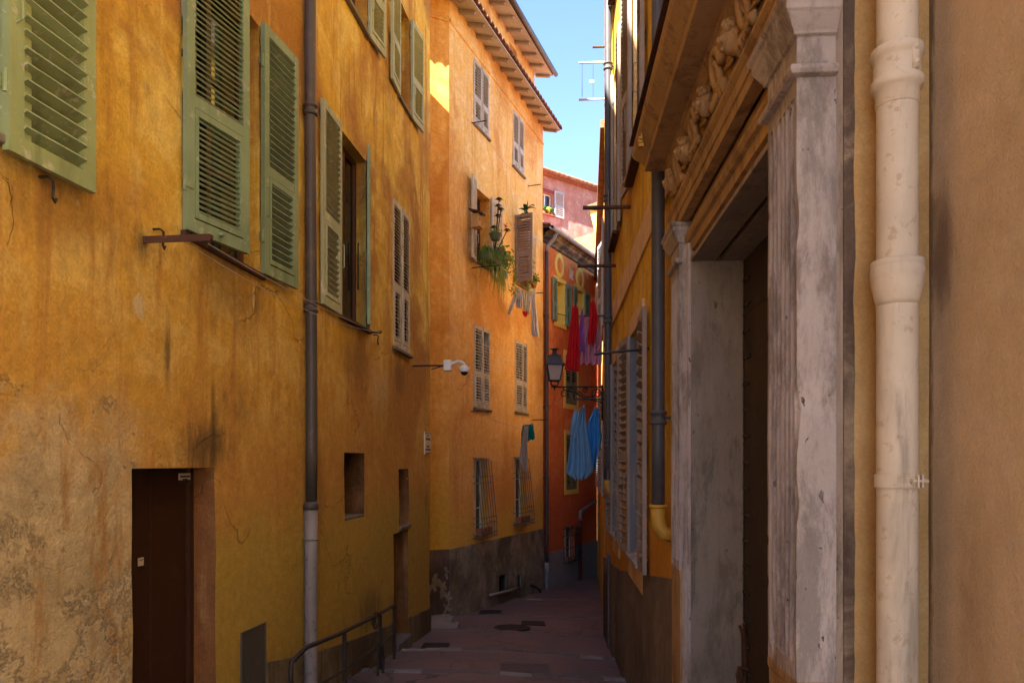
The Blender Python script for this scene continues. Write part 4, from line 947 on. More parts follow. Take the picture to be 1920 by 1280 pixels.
for i, (fx, mt) in enumerate(((.25, 'leafd'), (.6, 'leafy'), (.85, 'leafd'))):
    s = ph[0]+(ph[1]-ph[0])*fx; pm = empty('potted_plant', PW.M @ Matrix.Translation((s, -.04, ph[2])), ('small dark plant at the left of the pink house window sill', 'yellow green plant in the middle of the pink house window sill', 'small dark plant at the right of the pink house window sill')[i], 'potted plant', 'plants on the pink house sill')
    MB().lathe([(.06, 0), (.08, .12)], (0, 0, 0), 12).build('pot', 'pot', pm)
    MB().ball((0, 0, .2), .12, 10, 7, nz=.9).build('foliage', mt, pm)

# ------------------------------------------------------------ yellow corner house beyond
GWl = Wall((2.86, 24.6), (1, .85), 'L')
Gm = empty('orange_corner_house', GWl.M, 'sliver of orange and yellow house with a pale downpipe, between pink house and right row', 'house')
zt = 9.2
MB().box(0, 3, 0, 5, -2.5, zt).build('wall', 'red', Gm)
mb = MB(); mb.add([(-.02, -.35, zt+.5), (3, -.35, zt+.5), (3, 0, zt-.6), (.02, 0, zt-.6), (-.02, -.35, zt+.55), (3, -.35, zt+.55), (3, .4, zt+.8), (-.02, .4, zt+.8)], [(0, 3, 2, 1), (4, 5, 6, 7), (0, 1, 5, 4), (1, 2, 6, 5), (2, 3, 7, 6), (3, 0, 4, 7)]); mb.build('eave', 'gold', Gm)
MB().box(-.15, 3, -.4, .4, zt+.8, zt+.92).build('roof', 'tile', Gm)
MB().tube([(.12, -.4, zt+.45), (.08, -.42, zt+.3), (.10, -.1, zt-.3), (.10, -.1, 0)], .06, 10).build('drainpipe', 'zincw', Gm, smooth=True)

# ------------------------------------------------------------ RIGHT HOUSE with the carved doorway
A0 = .80; RM_ = .057
Rt = Wall((A0+RM_*2.34, 2.34), (RM_, 1), 'R')
Tm = empty('yellow_house', Rt.M, 'yellow house on the right with a carved marble doorway and grey shutters', 'house')
tE = Rt.sY(12.0)
def sR(Y): return Rt.sY(Y)
# openings in the street face, by distance along the alley
cols_ = [(6.78, 7.66), (9.25, 9.95)]
cols3 = [(3.3, 4.1), (6.85, 7.6), (9.2, 9.95)]
zs1, zt1 = .68, 2.98
hR = [(sR(b), sR(a), zs1, zt1-.1, .28) for a, b in cols_]
dz = EYE+1.18; yn, yf = 2.735, 4.385
hR += [(sR(yf)-.104, sR(yn)+.104, -1.0, EYE+1.43, .34)]
hR2 = [(sR(b), sR(a), 4.45, 6.75, .25) for a, b in cols3] + [(sR(b), sR(a), 7.75, 9.95, .25) for a, b in cols3]
panel(tE, 0, -2.6, 11.0, [h for h in hR+hR2 if not (h[2] > 4 and h[1] > sR(4.2) and h[2] < 7)], seed=4, amp=.008).build('wall', 'yellow', Tm, smooth=True, recalc=False, mats=('beigeband',))
MB().add([(0, .4, -2.6), (0, 6, -2.6), (0, 6, 11), (0, .4, 11)], [(0, 1, 2, 3)]).add([(tE, 0, -2.6), (tE, 6, -2.6), (tE, 6, 11), (tE, 0, 11)], [(0, 1, 2, 3)]).add([(tE, 1.2, -2.6), (0, 1.2, -2.6), (0, 1.2, 11), (tE, 1.2, 11)], [(0, 1, 2, 3)]).build('side_wall', 'yellow', Tm, recalc=False)
MB().box(tE-.05, .05, -.35, 6, 11.0, 11.15).build('roof', 'tile', Tm)
# plinth, beige band, surrounds
pY = lambda Y: lerp([(4.8, .35), (8.5, -.32), (12, -.95)], Y)
strip([(sR(12), .08), (sR(9), .30), (sR(6.5), .62), (sR(4.85), .84)], -2.6, .021).build('plinth', 'plinth_y', Tm)
band0, band1 = EYE+2.02, EYE+2.28
MB().box(tE, sR(4.9), -.020, .0, 3.46, 3.74).build('band_course', 'beigeband', Tm)
for h in hR[:2]:
    t_ = .17; e = .026
    w = window(Tm, *h[:4], depth=.26, frame='slate', sill='marble', sillout=.07)
    MB().box(h[0]-t_, h[0], -e, 0, zs1-.25, h[3]+t_).box(h[1], h[1]+t_, -e, 0, zs1-.25, h[3]+t_).box(h[0], h[1], -e, 0, h[3], h[3]+t_).box(h[0], h[1], -e, 0, zs1-.25, zs1-.046).build('window_surround', 'beigeband', w)
    hw = (h[1]-h[0])/2
    leaf(w, h[1]+.0, zs1-.02, hw+.12, h[3]-zs1+.04, 178.5, -1, 'sand', n=.035, pitch=.10, st=.07, mid=.45, flap=False)
    leaf(w, h[0]-.0, zs1-.02, hw+.04, h[3]-zs1+.04, 173, 1, 'sand', n=.035, pitch=.08, st=.07, mid=.45, flap=False)
    MB().box(h[0]+.001, h[0]+.02, -.03, .2, zs1, h[3]-.002).box(h[1]-.02, h[1]-.001, -.03, .2, zs1, h[3]-.002).build('jamb_board', 'slate', w, bevel=.003)
for h in hR2:
    if h[1] > sR(4.2) and h[2] < 7: continue
    w = window(Tm, *h[:4], depth=.22, frame='slate', sill='rust', sillout=.09)
    hw = (h[1]-h[0])/2
    leaf(w, h[1]+.01, h[2]-.02, hw+.05, h[3]-h[2]+.04, 178, -1, 'sand', n=.03, pitch=.06, st=.06)
    leaf(w, h[0]-.01, h[2]-.02, hw+.05, h[3]-h[2]+.04, 174, 1, 'sand', n=.03, pitch=.05, st=.06)
# pipes on the yellow wall
s_ = Rt.S(1234, .085); pz_ = Rt.Z(1234, 958, .085)
p = pipe(Tm, s_, .085, pz_, 10.9, .046, 'zincb', (Rt.Z(1234, 783, .085), 5.6, 8.5), label='thick slate grey downpipe beside the marble doorway')
MB().tube([(s_, -.085, pz_+.04), (s_, -.085, pz_-.03), (s_+.005, -.08, pz_-.10), (s_+.01, -.05, pz_-.15), (s_+.01, .02, pz_-.165)], [.056, .052, .052, .05, .048], 18).lathe([(.06, -.012), (.064, 0), (.06, .012)], (s_, -.085, pz_+.035), 20).build('pipe_elbow', 'yellowp', p, 'mustard yellow elbow at the foot of the grey downpipe', smooth=True)
s_ = Rt.S(1140, .08); pz_ = Rt.Z(1140, 905, .08)
p = pipe(Tm, s_, .08, pz_, 10.9, .048, 'zincb', tuple(Rt.Z(1140, v, .08) for v in (832, 600, 372, 125)), label='slate grey downpipe running the full height near the far corner')
MB().tube([(s_, -.08, pz_+.04), (s_, -.08, pz_-.03), (s_+.005, -.07, pz_-.10), (s_+.01, .02, pz_-.16)], .055, 16).build('pipe_elbow', 'yellowp', p, 'small yellow elbow', smooth=True)
# arched doorway stones at the far end
mb = MB()
for i in range(7): 
    z0_ = -1.4+i*.24; mb.box(sR(10.9)-.0, sR(10.62), -.04, .0, z0_+.008, z0_+.232)
mb.build('door_quoins', 'kerbstone', Tm, bevel=.01)
mb = MB(); n_ = 12; s0, s1 = sR(11.75), sR(10.92); c_ = (s0+s1)/2; rr = (s1-s0)/2
vs = [(s0, -.004, -1.6)]+[(c_-rr*math.cos(PI*k/n_), -.004, -.45+rr*math.sin(PI*k/n_)) for k in range(n_+1)]+[(s1, -.004, -1.6)]
vs2 = [(a, -.016, c) for a, b, c in vs]; m_ = len(vs)
mb.add([(a, -.029, c) for a, b, c in vs], [tuple(range(m_))]); mb.build('arched_door', 'door', Tm, 'dark arched cellar door', recalc=False)
mb = MB().box(sR(6.35), sR(6.05), -.0245, .0, -.9, -.42).build('vent', 'door', Tm, 'dark vent opening low in the brown plinth')

# return wall facing the camera (inner corner with the tan house)
rc = Rt.w((0, 0, 0)); BX0 = 1.306-RM_*2.34
RW = Wall((rc.x, rc.y), (1, -.0), 'L'); RWM = Tm.matrix_world.inverted() @ RW.M
wd = 1.306-rc.x
panel(.0, wd+.02, -1.5, 9, [], step=.12, amp=.003, seed=6).build('return_wall', 'return', Tm, M4=RWM, smooth=True, recalc=False)
su = lambda u: RW.S(u)
MB().box(su(1549), su(1578), -.014, -.0, -1.5, 9).build('plaster_strip', 'palestrip', Tm, M4=RWM, bevel=.003)
# crumbling mortar seam, ragged edges
mb = MB(); N_ = 160
for i in range(N_+1):
    z = -1.5+6.5*i/N_; a = su(1578)+.002; b = su(1600)+.006*noise.noise(Vector((0, z*5, 2)))+.003*noise.noise(Vector((4, z*19, 2)))
    mb.v += [(a, -.004, z), (a, -.011-.004*noise.noise(Vector((z*9, 1, 1))), z), (b, -.008-.004*noise.noise(Vector((z*11, 3, 1))), z), (b+.004, .0, z)]
mb.f = [(i*4+k, i*4+k+1, i*4+5+k, i*4+4+k) for i in range(N_) for k in range(3)]; mb.build('mortar_seam', 'mortar', Tm, M4=RWM)

# ---- the marble doorway
def fluted(s0, s1, z0, z1, nf, n):
    mb = MB(); per = 12; ns = nf*per; nz = 150; mg = .018
    back = -.0
    prof = []
    prof.append((s0, 0))
    for i in range(ns+1):
        f = i/ns; ph_ = (f*nf) % 1.0; s = s0+mg+(s1-s0-2*mg)*f
        d = 0 if ph_ < .16 or ph_ > .84 else .027*math.sin(PI*(ph_-.16)/.68)**.6
        prof.append((s, d))
    prof.append((s1, 0))
    m_ = len(prof)
    for j in range(nz+1):
        z = z0+(z1-z0)*j/nz
        for (s, d) in prof:
            chip = max(0, noise.noise(Vector((s*22, z*4.5, 3)))-.34)*.03+max(0, noise.noise(Vector((s*60, z*14, 9)))-.38)*.012
            fade = 1 if (z-z0) > .05 and (z1-z) > .05 else 0
            sh = .004*noise.noise(Vector((z*2.2, 1, s*2)))
            ed = 1.6 if (s-s0 < .004 or s1-s < .004) else 1
            mb.v.append((s+(chip*.5 if s-s0 < .004 else -chip*.5 if s1-s < .004 else 0), -(n-d*fade-chip*ed+sh), z))
    mb.f = [(j*m_+i, j*m_+i+1, (j+1)*m_+i+1, (j+1)*m_+i) for j in range(nz) for i in range(m_-1)]
    # side faces with ragged outer arris
    for col_ in (0, m_-1):
        o = len(mb.v)
        for j in range(nz+1): mb.v.append(mb.v[j*m_+col_])
        for j in range(nz+1): s, y, z = mb.v[o+j]; mb.v.append((s0 if col_ == 0 else s1, y*.4, z)); 
        for j in range(nz+1): mb.v.append((s0 if col_ == 0 else s1, .07, z0+(z1-z0)*j/nz))
        K = nz+1
        mb.f += [(o+a*K+j, o+a*K+j+1, o+(a+1)*K+j+1, o+(a+1)*K+j) for j in range(nz) for a in (0, 1)]
    return mb
zc_ = EYE+1.43; za_ = EYE+1.19
def pilaster(s0, s1, zb, lab):
    n = .05
    p = fluted(s0, s1, zb, za_, 6, n).build('pilaster', 'marble', Tm, lab)
    mb = MB(); mb.rings([(.0, -1.6), (.0, zb-.04), (.004, zb-.03), (.004, zb)], s0, s1, n-.004, .07); mb.build('pedestal', 'marble_w', p, bevel=.004)
    mb = MB(); z = za_
    mb.rings([(.0, z), (.022, z+.004), (.028, z+.018), (.022, z+.032), (.004, z+.036), (.0, z+.04), (.0, z+.125), (.012, z+.130), (.012, z+.138), (.02, z+.15), (.04, z+.185), (.045, z+.19), (.045, z+.215), (.055, z+.222), (.06, z+.235), (.058, zc_), (0, zc_)], s0, s1, n, .07)
    mb.build('capital', 'marble', p, bevel=.003)
    return p
PN = (sR(2.625), sR(2.31)); PF = (sR(4.80), sR(4.49))
pilaster(PN[0], PN[1], EYE-.68, 'near fluted marble pilaster, chipped along its edges'); pilaster(PF[0], PF[1], EYE-.65, 'far fluted marble pilaster')
# moulded door surround (jambs and lintel) stepping back to the reveal
fr = [(.0, 0.), (.0, .02), (.03, .022), (.035, .03), (.02, .045), (.012, .05), (.012, .075), (-.006, .08), (-.006, .105), (-.03, .112), (-.055, .116)]
def jamb(s_in, sgn, z0, z1, name='door_jamb'):
    mb = MB(); nz = 60
    m_ = len(fr)
    for j in range(nz+1):
        z = z0+(z1-z0)*j/nz
        for (o, d) in fr:
            ch = max(0, noise.noise(Vector((d*90, z*6, 5)))-.25)*.02
            mb.v.append((s_in+sgn*(.116-d), -(o-ch), z))
    mb.f = [(j*m_+i, j*m_+i+1, (j+1)*m_+i+1, (j+1)*m_+i) for j in range(nz) for i in range(m_-1)]
    return mb.build(name, 'marble', Tm)
jamb(sR(yf), -1, -1.5, dz+.12); jamb(sR(yn), 1, -1.5, dz+.12)
# deep marble reveals and soffit
MB().box(sR(yf)-.001, sR(yf)+.0, .0, .0, 0, 0)
MB().add([(sR(yf)-.003+.006, -.0, -1.5), (sR(yf)+.003, .3, -1.5), (sR(yf)+.003, .3, dz), (sR(yf)+.003, -.0, dz)], [(0, 1, 2, 3)]).build('door_reveal', 'marble_g', Tm, 'grey mottled marble door reveal', recalc=False)
MB().add([(sR(yn)-.003, -.0, -1.5), (sR(yn)-.003, .3, -1.5), (sR(yn)-.003, .3, dz), (sR(yn)-.003, -.0, dz)], [(0, 1, 2, 3)]).build('door_reveal', 'marble_g', Tm, recalc=False)
MB().box(sR(yf), sR(yn), .0, .14, dz-.003, dz+.02).box(sR(yf), sR(yn), .17, .31, dz-.003, dz+.02).build('door_soffit', 'marble_g', Tm)
# studded door leaf
dm = MB(); dm.box(sR(yf)+.003, sR(yn)-.003, .305, .34, -1.3, dz)
for i in range(1, 6): dm.box(sR(yf)+.003, sR(yn)-.003, .302, .305, -1.3+i*.75, -1.3+i*.75+.012)
dl = dm.build('door', 'doorr', Tm, 'dark studded door deep inside the marble frame')
stud0 = None
for i in range(26):
    for k in range(3):
        s = sR(yf)+.035+.05*k+(.0 if i % 2 else .012); z = -1.1+i*.15
        if stud0 is None: stud0 = MB().ball((0, 0, 0), .010, 6, 5, (1, 1.1, 1)).build('stud', 'iron', dl); q_ = stud0
        else: q_ = stud0.copy(); col.objects.link(q_); q_.parent = dl
        q_.matrix_local = Matrix.Translation((s, .30, z))
mb = MB(); s = sR(yf)+.12; mb.tube([(s, .30, .42), (s, .25, .43), (s+.03, .235, .40), (s+.05, .24, .34)], .012, 8).tube([(s-.06, .29, .60), (s-.02, .26, .66), (s+.04, .28, .62), (s+.08, .26, .70)], .01, 6).box(s-.09, s-.05, .285, .305, .30, .62).build('door_handle', 'rust', dl)
# lintel fascia inside (plane set back), architrave on the capitals
lx0, lx1 = sR(yf)-.05, sR(yn)+.05
mb = MB(); mb.extr([(-.055, dz), (-.03, dz+.004), (-.03, dz+.06), (-.006, dz+.065), (-.006, dz+.12), (.012, dz+.128), (.022, dz+.15), (.022, dz+.17), (-.01, dz+.175), (-.01, zc_)], PF[1], PN[0])
mb.build('door_lintel', 'marble_w', Tm)
ax0, ax1 = PF[0]-.02, PN[1]+.02
mb = MB(); mb.rings([(0, zc_), (.0, zc_+.05), (.008, zc_+.052), (.008, zc_+.105), (.014, zc_+.11), (.026, zc_+.128), (.026, zc_+.145), (.0, zc_+.15)], ax0+.02, ax1-.02, .055, .07)
mb.build('architrave', 'marble_w', Tm, bevel=.002)
zf = zc_+.15
mb = MB(); mb.rings([(0, zf), (0, zf+.30)], ax0+.02, ax1-.02, .045, .07); fz = mb.build('frieze', 'marble_w', Tm)
# carved figures: winged heads linked by scrolls
def head(s, z, r, turn=0):
    mb = MB(); y = -.045-r*.35
    def B(dx, dy, dz, rr, sc_=(1, 1, 1), nz=0): mb.ball((s+dx*r, y+dy*r, z+dz*r), rr*r, 14, 10, sc_, nz)
    B(0, 0, 0, 1, (.82, .85, 1.05)); B(.0, -.62, -.35, .45, (1.2, .7, .8)); B(0, -.92, -.08, .17, (.8, 1, 1.3))
    for q in (-1, 1):
        B(q*.36, -.66, -.22, .3); B(q*.3, -.74, .17, .14, (1.3, .6, .7)); B(q*.8, 0, 0, .2, (.5, 1, 1.4))
    B(0, -.82, -.42, .17, (1.4, .7, .5)); B(0, -.7, -.68, .22, (1, .8, .8))
    for i in range(16):
        a_ = 2*PI*i/16; B(.62*math.cos(a_), -.25+.25*math.sin(a_*3), .55+.35*math.sin(a_), .3, nz=.5)
    for q in (-1, 1):
        for i in range(5):
            B(q*(1.1+.42*i), .25, -.5+.16*i, .55-.05*i, (1.1, .35, .5+.08*i), .2); B(q*(1.0+.35*i), .1, -.95+.1*i, .42, (1.2, .3, .35), .2)
    return mb
for i, Y in enumerate((2.62, 3.05, 3.6, 4.15, 4.6)):
    head(sR(Y), zf+.15, .064).build('carved_head', 'marble_w', Tm, smooth=True)
for Y in (2.84, 3.32, 3.88, 4.38):
    mb = MB(); pts = []
    for i in range(40):
        a_ = i*.28; r_ = .095*(1-i/44); pts.append((sR(Y)+r_*math.cos(a_), -.075-.012*math.sin(i*.3), zf+.15+r_*math.sin(a_)))
    mb.tube(pts, [.024*(1-i/60) for i in range(40)], 7)
    for k in range(5): mb.ball((sR(Y)-.1+.05*k, -.07, zf+.05), .035, 8, 6, (1, .6, .8), .5)
    mb.build('carved_scroll', 'marble_w', Tm, smooth=True)
# cornice
zk = zf+.27
mb = MB(); mb.rings([(0, zk), (.012, zk+.006), (.028, zk+.03), (.030, zk+.045), (.040, zk+.05), (.040, zk+.062), (.155, zk+.064), (.158, zk+.07), (.158, zk+.105), (.168, zk+.112), (.185, zk+.135), (.222, zk+.175), (.232, zk+.20), (.232, zk+.225), (.03, zk+.26)], ax0+.06, ax1-.04, .05, .07)
mb.build('cornice', 'marble_w', Tm, bevel=.002)
MB().box(ax0-.17, ax1+.2, -.30, .0, zk+.262, zk+.275).build('lead_flashing', 'rust', Tm)
sc_s = ax0+.25
tag(MB().box(sc_s-.02, sc_s+.02, -.283, -.255, zk+.08, zk+.10).box(sc_s-.025, sc_s+.018, -.286, -.26, zk+.105, zk+.12).box(sc_s-.02, sc_s+.022, -.284, -.262, zk+.125, zk+.14).box(sc_s-.004, sc_s+.004, -.27, -.262, zk+.08, zk+.2).build('yellow_clip', 'yellowp', M4=Rt.M, recenter=True), 'small bright yellow plastic clip hanging on the edge of the doorway cornice', 'clip')

# ------------------------------------------------------------ TAN HOUSE, nearest on the right
Bw = Wall((BX0+RM_*2.34, 2.34), (RM_, 1), 'R')
Bm = empty('tan_house', Bw.M, 'tan roughcast wall of the nearest house at far right', 'house')
panel(-.02, 14.5, -1.5, 8, [], step=.15, amp=.004, seed=12).build('wall', 'brown', Bm, smooth=True, recalc=False)  # unseen stretch behind the camera added to bounce sunlight back
MB().add([(14.5, 0, -1.5), (14.5, 5, -1.5), (14.5, 5, 8), (14.5, 0, 8)], [(0, 1, 2, 3)]).add([(0, 5, -1.5), (14.5, 5, -1.5), (14.5, 5, 8), (0, 5, 8)], [(0, 1, 2, 3)]).build('side_wall', 'brown', Bm, recalc=False)
MB().box(-.05, 14.6, -.2, 5, 8, 8.15).build('roof', 'tile', Bm)
# big cream pipe standing in the corner
pc = px(1682, 866, 2.215); pl = Bw.M.inverted() @ pc
r_ = .0565
p = MB().tube([(pl.x, pl.y, -1.2), (pl.x, pl.y, 1.05), (pl.x, pl.y, 3.5), (pl.x, pl.y, 7.8)], r_, 40).build('drainpipe', 'cream', Bm, 'thick cream painted drainpipe with moulded collars', smooth=True)
zof = lambda v: EYE+(HY-v)/F*2.215
zb1, zb2 = zof(130), zof(520)
mb = MB().lathe([(r_, zb1-.115), (r_+.003, zb1-.11), (r_+.004, zb1-.068), (r_+.014, zb1-.062), (r_+.0165, zb1-.050), (r_+.015, zb1-.038), (r_+.008, zb1-.030), (r_+.0075, zb1+.018), (r_+.009, zb1+.024), (r_+.015, zb1+.032), (r_+.0165, zb1+.044), (r_+.014, zb1+.055), (r_, zb1+.06)], (pl.x, pl.y, 0), 48)
mb.box(pl.x+r_*.86, pl.x+r_+.012, pl.y+.014, pl.y+.034, zb1-.028, zb1+.05).ball((pl.x+r_+.010, pl.y+.024, zb1+.03), .009, 8, 6).ball((pl.x+r_+.010, pl.y+.024, zb1-.012), .009, 8, 6).box(pl.x-.14, pl.x-r_*.8, pl.y-.01, pl.y+.01, zb1-.02, zb1+.02)
mb.build('collar', 'cream', p, 'double ringed collar with a bolt', smooth=True)
mb = MB().lathe([(r_, zb2-.085), (r_+.004, zb2-.07), (r_+.012, zb2-.035), (r_+.015, zb2-.015), (r_+.0155, zb2-.004), (r_+.0175, zb2+.0), (r_+.0175, zb2+.022), (r_+.015, zb2+.026), (r_+.016, zb2+.03), (r_+.016, zb2+.046), (r_+.004, zb2+.049), (r_, zb2+.049)], (pl.x, pl.y, 0), 48)
mb.build('socket', 'cream', p, 'flared pipe socket', smooth=True)
zc2 = zof(901)
mb = MB().lathe([(r_, -.020), (r_+.0055, -.0195), (r_+.0055, .0195), (r_, .020)], (pl.x, pl.y, zc2), 48)
mb.box(pl.x+r_*.55, pl.x+r_+.016, pl.y+.026, pl.y+.031, zc2-.018, zc2+.018).box(pl.x+r_*.45, pl.x+r_+.012, pl.y+.040, pl.y+.045, zc2-.018, zc2+.018)
mb.tube([(pl.x+r_+.006, pl.y+.008, zc2+.002), (pl.x+r_+.006, pl.y+.060, zc2)], .0045, 8).tube([(pl.x+r_+.006, pl.y+.012, zc2), (pl.x+r_+.006, pl.y+.020, zc2)], .009, 6)
mb.tube([(pl.x+.02, pl.y+r_-.005, zc2), (pl.x+.01, pl.y+r_+.02, zc2)], .007, 8)
mb.build('pipe_clamp', 'cream', p, 'thin clamp band with bolt')

# ------------------------------------------------------------ next row house beyond, seen edge on
Fw = Wall((.34+.10*12.05, 12.05), (.10, 1), 'R')
Fm = empty('pale_row_house', Fw.M, 'sliver of pale house beyond the yellow one with grey shutters and cream corner blocks', 'house')
fE = Fw.sY(24.3)  # carried on farther to block light bounced onto the terracotta wall
fh = []
for a, b in ((13.6, 14.5), (16.8, 17.7)):
    for z in (1.0, 4.0): fh.append((Fw.sY(b), Fw.sY(a), z, z+1.9, .2))
panel(fE, 0, -2.8, 7.0, fh, seed=13).build('wall', 'mid', Fm, smooth=True, recalc=False)
MB().add([(fE, 0, -2.8), (fE, 5, -2.8), (fE, 5, 7), (fE, 0, 7)], [(0, 1, 2, 3)]).add([(0, 0, -2.8), (0, 5, -2.8), (0, 5, 7), (0, 0, 7)], [(0, 1, 2, 3)]).build('side_wall', 'mid', Fm, recalc=False)
MB().box(fE-.05, .0, -.12, 5, 7.0, 7.12).build('roof', 'tile', Fm)
for h in fh:
    w = window(Fm, *h[:4], depth=.18, frame='slate')
    leaf(w, h[1], h[2], .45, h[3]-h[2], 176, -1, 'greyblue', n=.03, pitch=.055, st=.05); leaf(w, h[0], h[2], .45, h[3]-h[2], 170, 1, 'greyblue', n=.03, pitch=.055, st=.05)
mb = MB()
for i in range(12): mb.box(fE-.01, fE+2.9 if i % 2 else fE+2.6, -.02, 0, -2.2+i*.26+.01, -1.96+i*.26)
mb.build('corner_blocks', 'gold', Fm, bevel=.01)

# ------------------------------------------------------------ rods over the alley
rod(Rt, 1183, 388, .50, .022, 'rust', 'laundry_bar', 'thick rusty bar jutting from the right wall, higher of the two thick ones', 'bar', 'laundry bars on the right wall')
rod(Rt, 1155, 498, .50, .022, 'rust', 'laundry_bar', 'thick rusty bar jutting from the right wall below the higher thick bar', 'bar', 'laundry bars on the right wall')
rod(Rt, 1217, 653, .46, .011, 'iron', 'laundry_bar', 'thin dark bar in front of the near grey downpipe on the right', 'bar', 'laundry bars on the right wall', tilt=-.045)
rod(Rt, 1136, 117, .42, .018, 'zincw', 'laundry_bar', 'pale metal bar against the sky, upper of the pair', 'bar', 'bars against the sky')
rod(Rt, 1136, 186, .42, .018, 'zincw', 'laundry_bar', 'pale metal bar against the sky, lower of the pair', 'bar', 'bars against the sky')
rod(Rt, 1135, 88, .20, .018, 'rust', 'laundry_bar', 'short rusty stub of bar high against the sky', 'bar', 'bars against the sky')
rod(Rt, 1137, 592, .48, .012, 'iron', 'laundry_bar', 'thin bar carrying the red and mauve cloths', 'bar', 'laundry bars on the right wall')
rod(Rt, 1137, 748, .48, .011, 'iron', 'laundry_bar', 'thin dark bar carrying the blue garments', 'bar', 'laundry bars on the right wall')
b0 = Rt.w(Rt.at(1136, 117)); 
for i, (dx, top, bot, lb) in enumerate(((-.37, 117, 182, 'left'), (-.20, 117, 182, 'right'))):
    x = b0.x+dx; za, zb_ = EYE+(HY-top)/F*b0.y, EYE+(HY-bot)/F*b0.y
    tag(MB().tube([(x, b0.y, za), (x, b0.y, zb_)], .004, 4).build('cord', 'ink', recenter=True), f'thin cord between the two pale bars against the sky, the {lb} one', 'cord')
x = b0.x-.22; tag(MB().box(x-.035, x+.03, b0.y-.01, b0.y+.01, EYE+(HY-152)/F*b0.y-.03, EYE+(HY-152)/F*b0.y+.01).build('peg', 'white', recenter=True), 'white peg clipped on a cord against the sky', 'peg')
for W_, u, v, ln, lb in ((Mw, 884, 231, .30, 'under the left top window of the apricot house'), (Mw, 990, 349, .32, 'at the right end of the apricot wall, below its eaves'), (Mw, 886, 502, .55, 'under the window box full of trailing plants'), (Mw, 884, 771, .42, 'under the closed left shutters on the apricot wall'), (Mw, 997, 787, .42, 'beside the teal shorts, right end of the apricot wall'), (Mw, 1000, 550, .25, 'right of the white washing on the apricot wall')):
    rod(W_, u, v, ln, .011, 'rust', 'laundry_bar', 'thin rusty bar '+lb, 'bar', 'laundry bars on the apricot house')

# ------------------------------------------------------------ street lamp on its scroll bracket
s, _, zl = Rt.at(1131, 725); base = Rt.w((s, -.0, zl))
lm = empty('street_lamp', Matrix.Translation(base), 'black wrought iron lantern on a scrolled bracket over the alley', 'street lamp')
lx = px(1040, 725, base.y).x-base.x
bm_ = MB(); bm_.box(lx, .0, -.012, .012, -.012, .008).box(-.03, .0, -.02, .02, -.55, .03)
bm_.tube([(lx+.16, 0, -.055), (lx+.30, 0, -.085), (lx+.5, 0, -.19), (-.02, 0, -.26)], .012, 6).box(lx+.14, lx+.16, -.01, .01, -.06, 0)
def spiral(cx, cz, r, t0, turns, dirn=1, th=.010):
    pts = [(cx+r*(1-i/44)*math.cos(t0+dirn*i/36*turns*2*PI), 0, cz+r*(1-i/44)*math.sin(t0+dirn*i/36*turns*2*PI)) for i in range(37)]
    bm_.tube(pts, [th*(1-i/70) for i in range(37)], 6)
spiral(lx+.155, -.115, .055, .5*PI, 1.5); spiral(lx+.36, -.065, .045, 0, 1.5, -1); spiral(lx+.50, -.06, .05, .3, 1.6)
spiral(-.10, -.11, .09, 1.3*PI, 1.6, -1, .013); spiral(lx+.26, -.045, .03, 0, 1.4)
bm_.tube([(lx+.40, 0, -.07), (lx+.46, 0, -.13), (lx+.53, 0, -.17), (-.15, 0, -.16), (-.10, 0, -.02)], .012, 6)
bm_.tube([(lx+.30, 0, -.03), (lx+.35, 0, -.1), (lx+.42, 0, -.14)], .01, 6)
bm_.build('bracket', 'iron', lm, smooth=True)
K = base.y/F
mb = MB().lathe([(.004, -.055), (.012, -.045), (.006, -.03), (.022, -.015), (.03, 0), (.022, .015), (.01, .03)], (lx, 0, 0), 12).ball((lx-.045, 0, 0), .012, 8, 6).ball((lx-.03, 0, 0), .008, 8, 6)
for q in range(4):
    a_ = PI/4+q*PI/2; c_, s2_ = math.cos(a_), math.sin(a_)
    mb.tube([(lx+.01*c_, .01*s2_, .01), (lx+.05*c_, .05*s2_, .015), (lx+.085*c_, .085*s2_, .05), (lx+.085*c_, .085*s2_, .10)], .009, 6)
mb.build('lamp_cradle', 'iron', lm)
z0_, z1_ = .10, .355; h0, h1 = .085, .130
mb = MB()
def sqz(h, z): return [(lx-h, -h, z), (lx+h, -h, z), (lx+h, h, z), (lx-h, h, z)]
def beam(a, b, r): mb.tube([a, b], r, 4)
A_, B_ = sqz(h0, z0_), sqz(h1, z1_)
for q in range(4): beam(A_[q], B_[q], .010); beam(A_[q], A_[(q+1) % 4], .010); beam(B_[q], B_[(q+1) % 4], .011)
mb.build('lamp_frame', 'lampmetal', lm)
A_, B_ = sqz(h0-.004, z0_), sqz(h1-.004, z1_)
MB().add(A_+B_, [(0, 1, 2, 3)]+[(q, (q+1) % 4, 4+(q+1) % 4, 4+q) for q in range(4)]).build('lamp_glass', 'lampglass', lm)
mb = MB()
def frust(h0, z0, h1, z1): mb.add(sqz(h0, z0)+sqz(h1, z1), [(3, 2, 1, 0), (4, 5, 6, 7)]+[(q, (q+1) % 4, 4+(q+1) % 4, 4+q) for q in range(4)])
frust(.165, z1_+.0, .13, z1_+.035); frust(.12, z1_+.036, .095, z1_+.14); frust(.102, z1_+.141, .102, z1_+.155)
mb.lathe([(.085, z1_+.156), (.06, z1_+.18), (.04, z1_+.19), (.034, z1_+.23), (.04, z1_+.25), (.07, z1_+.262), (.07, z1_+.272), (.02, z1_+.28)], (lx, 0, 0), 20)
mb.build('lamp_hood', 'lampmetal', lm)

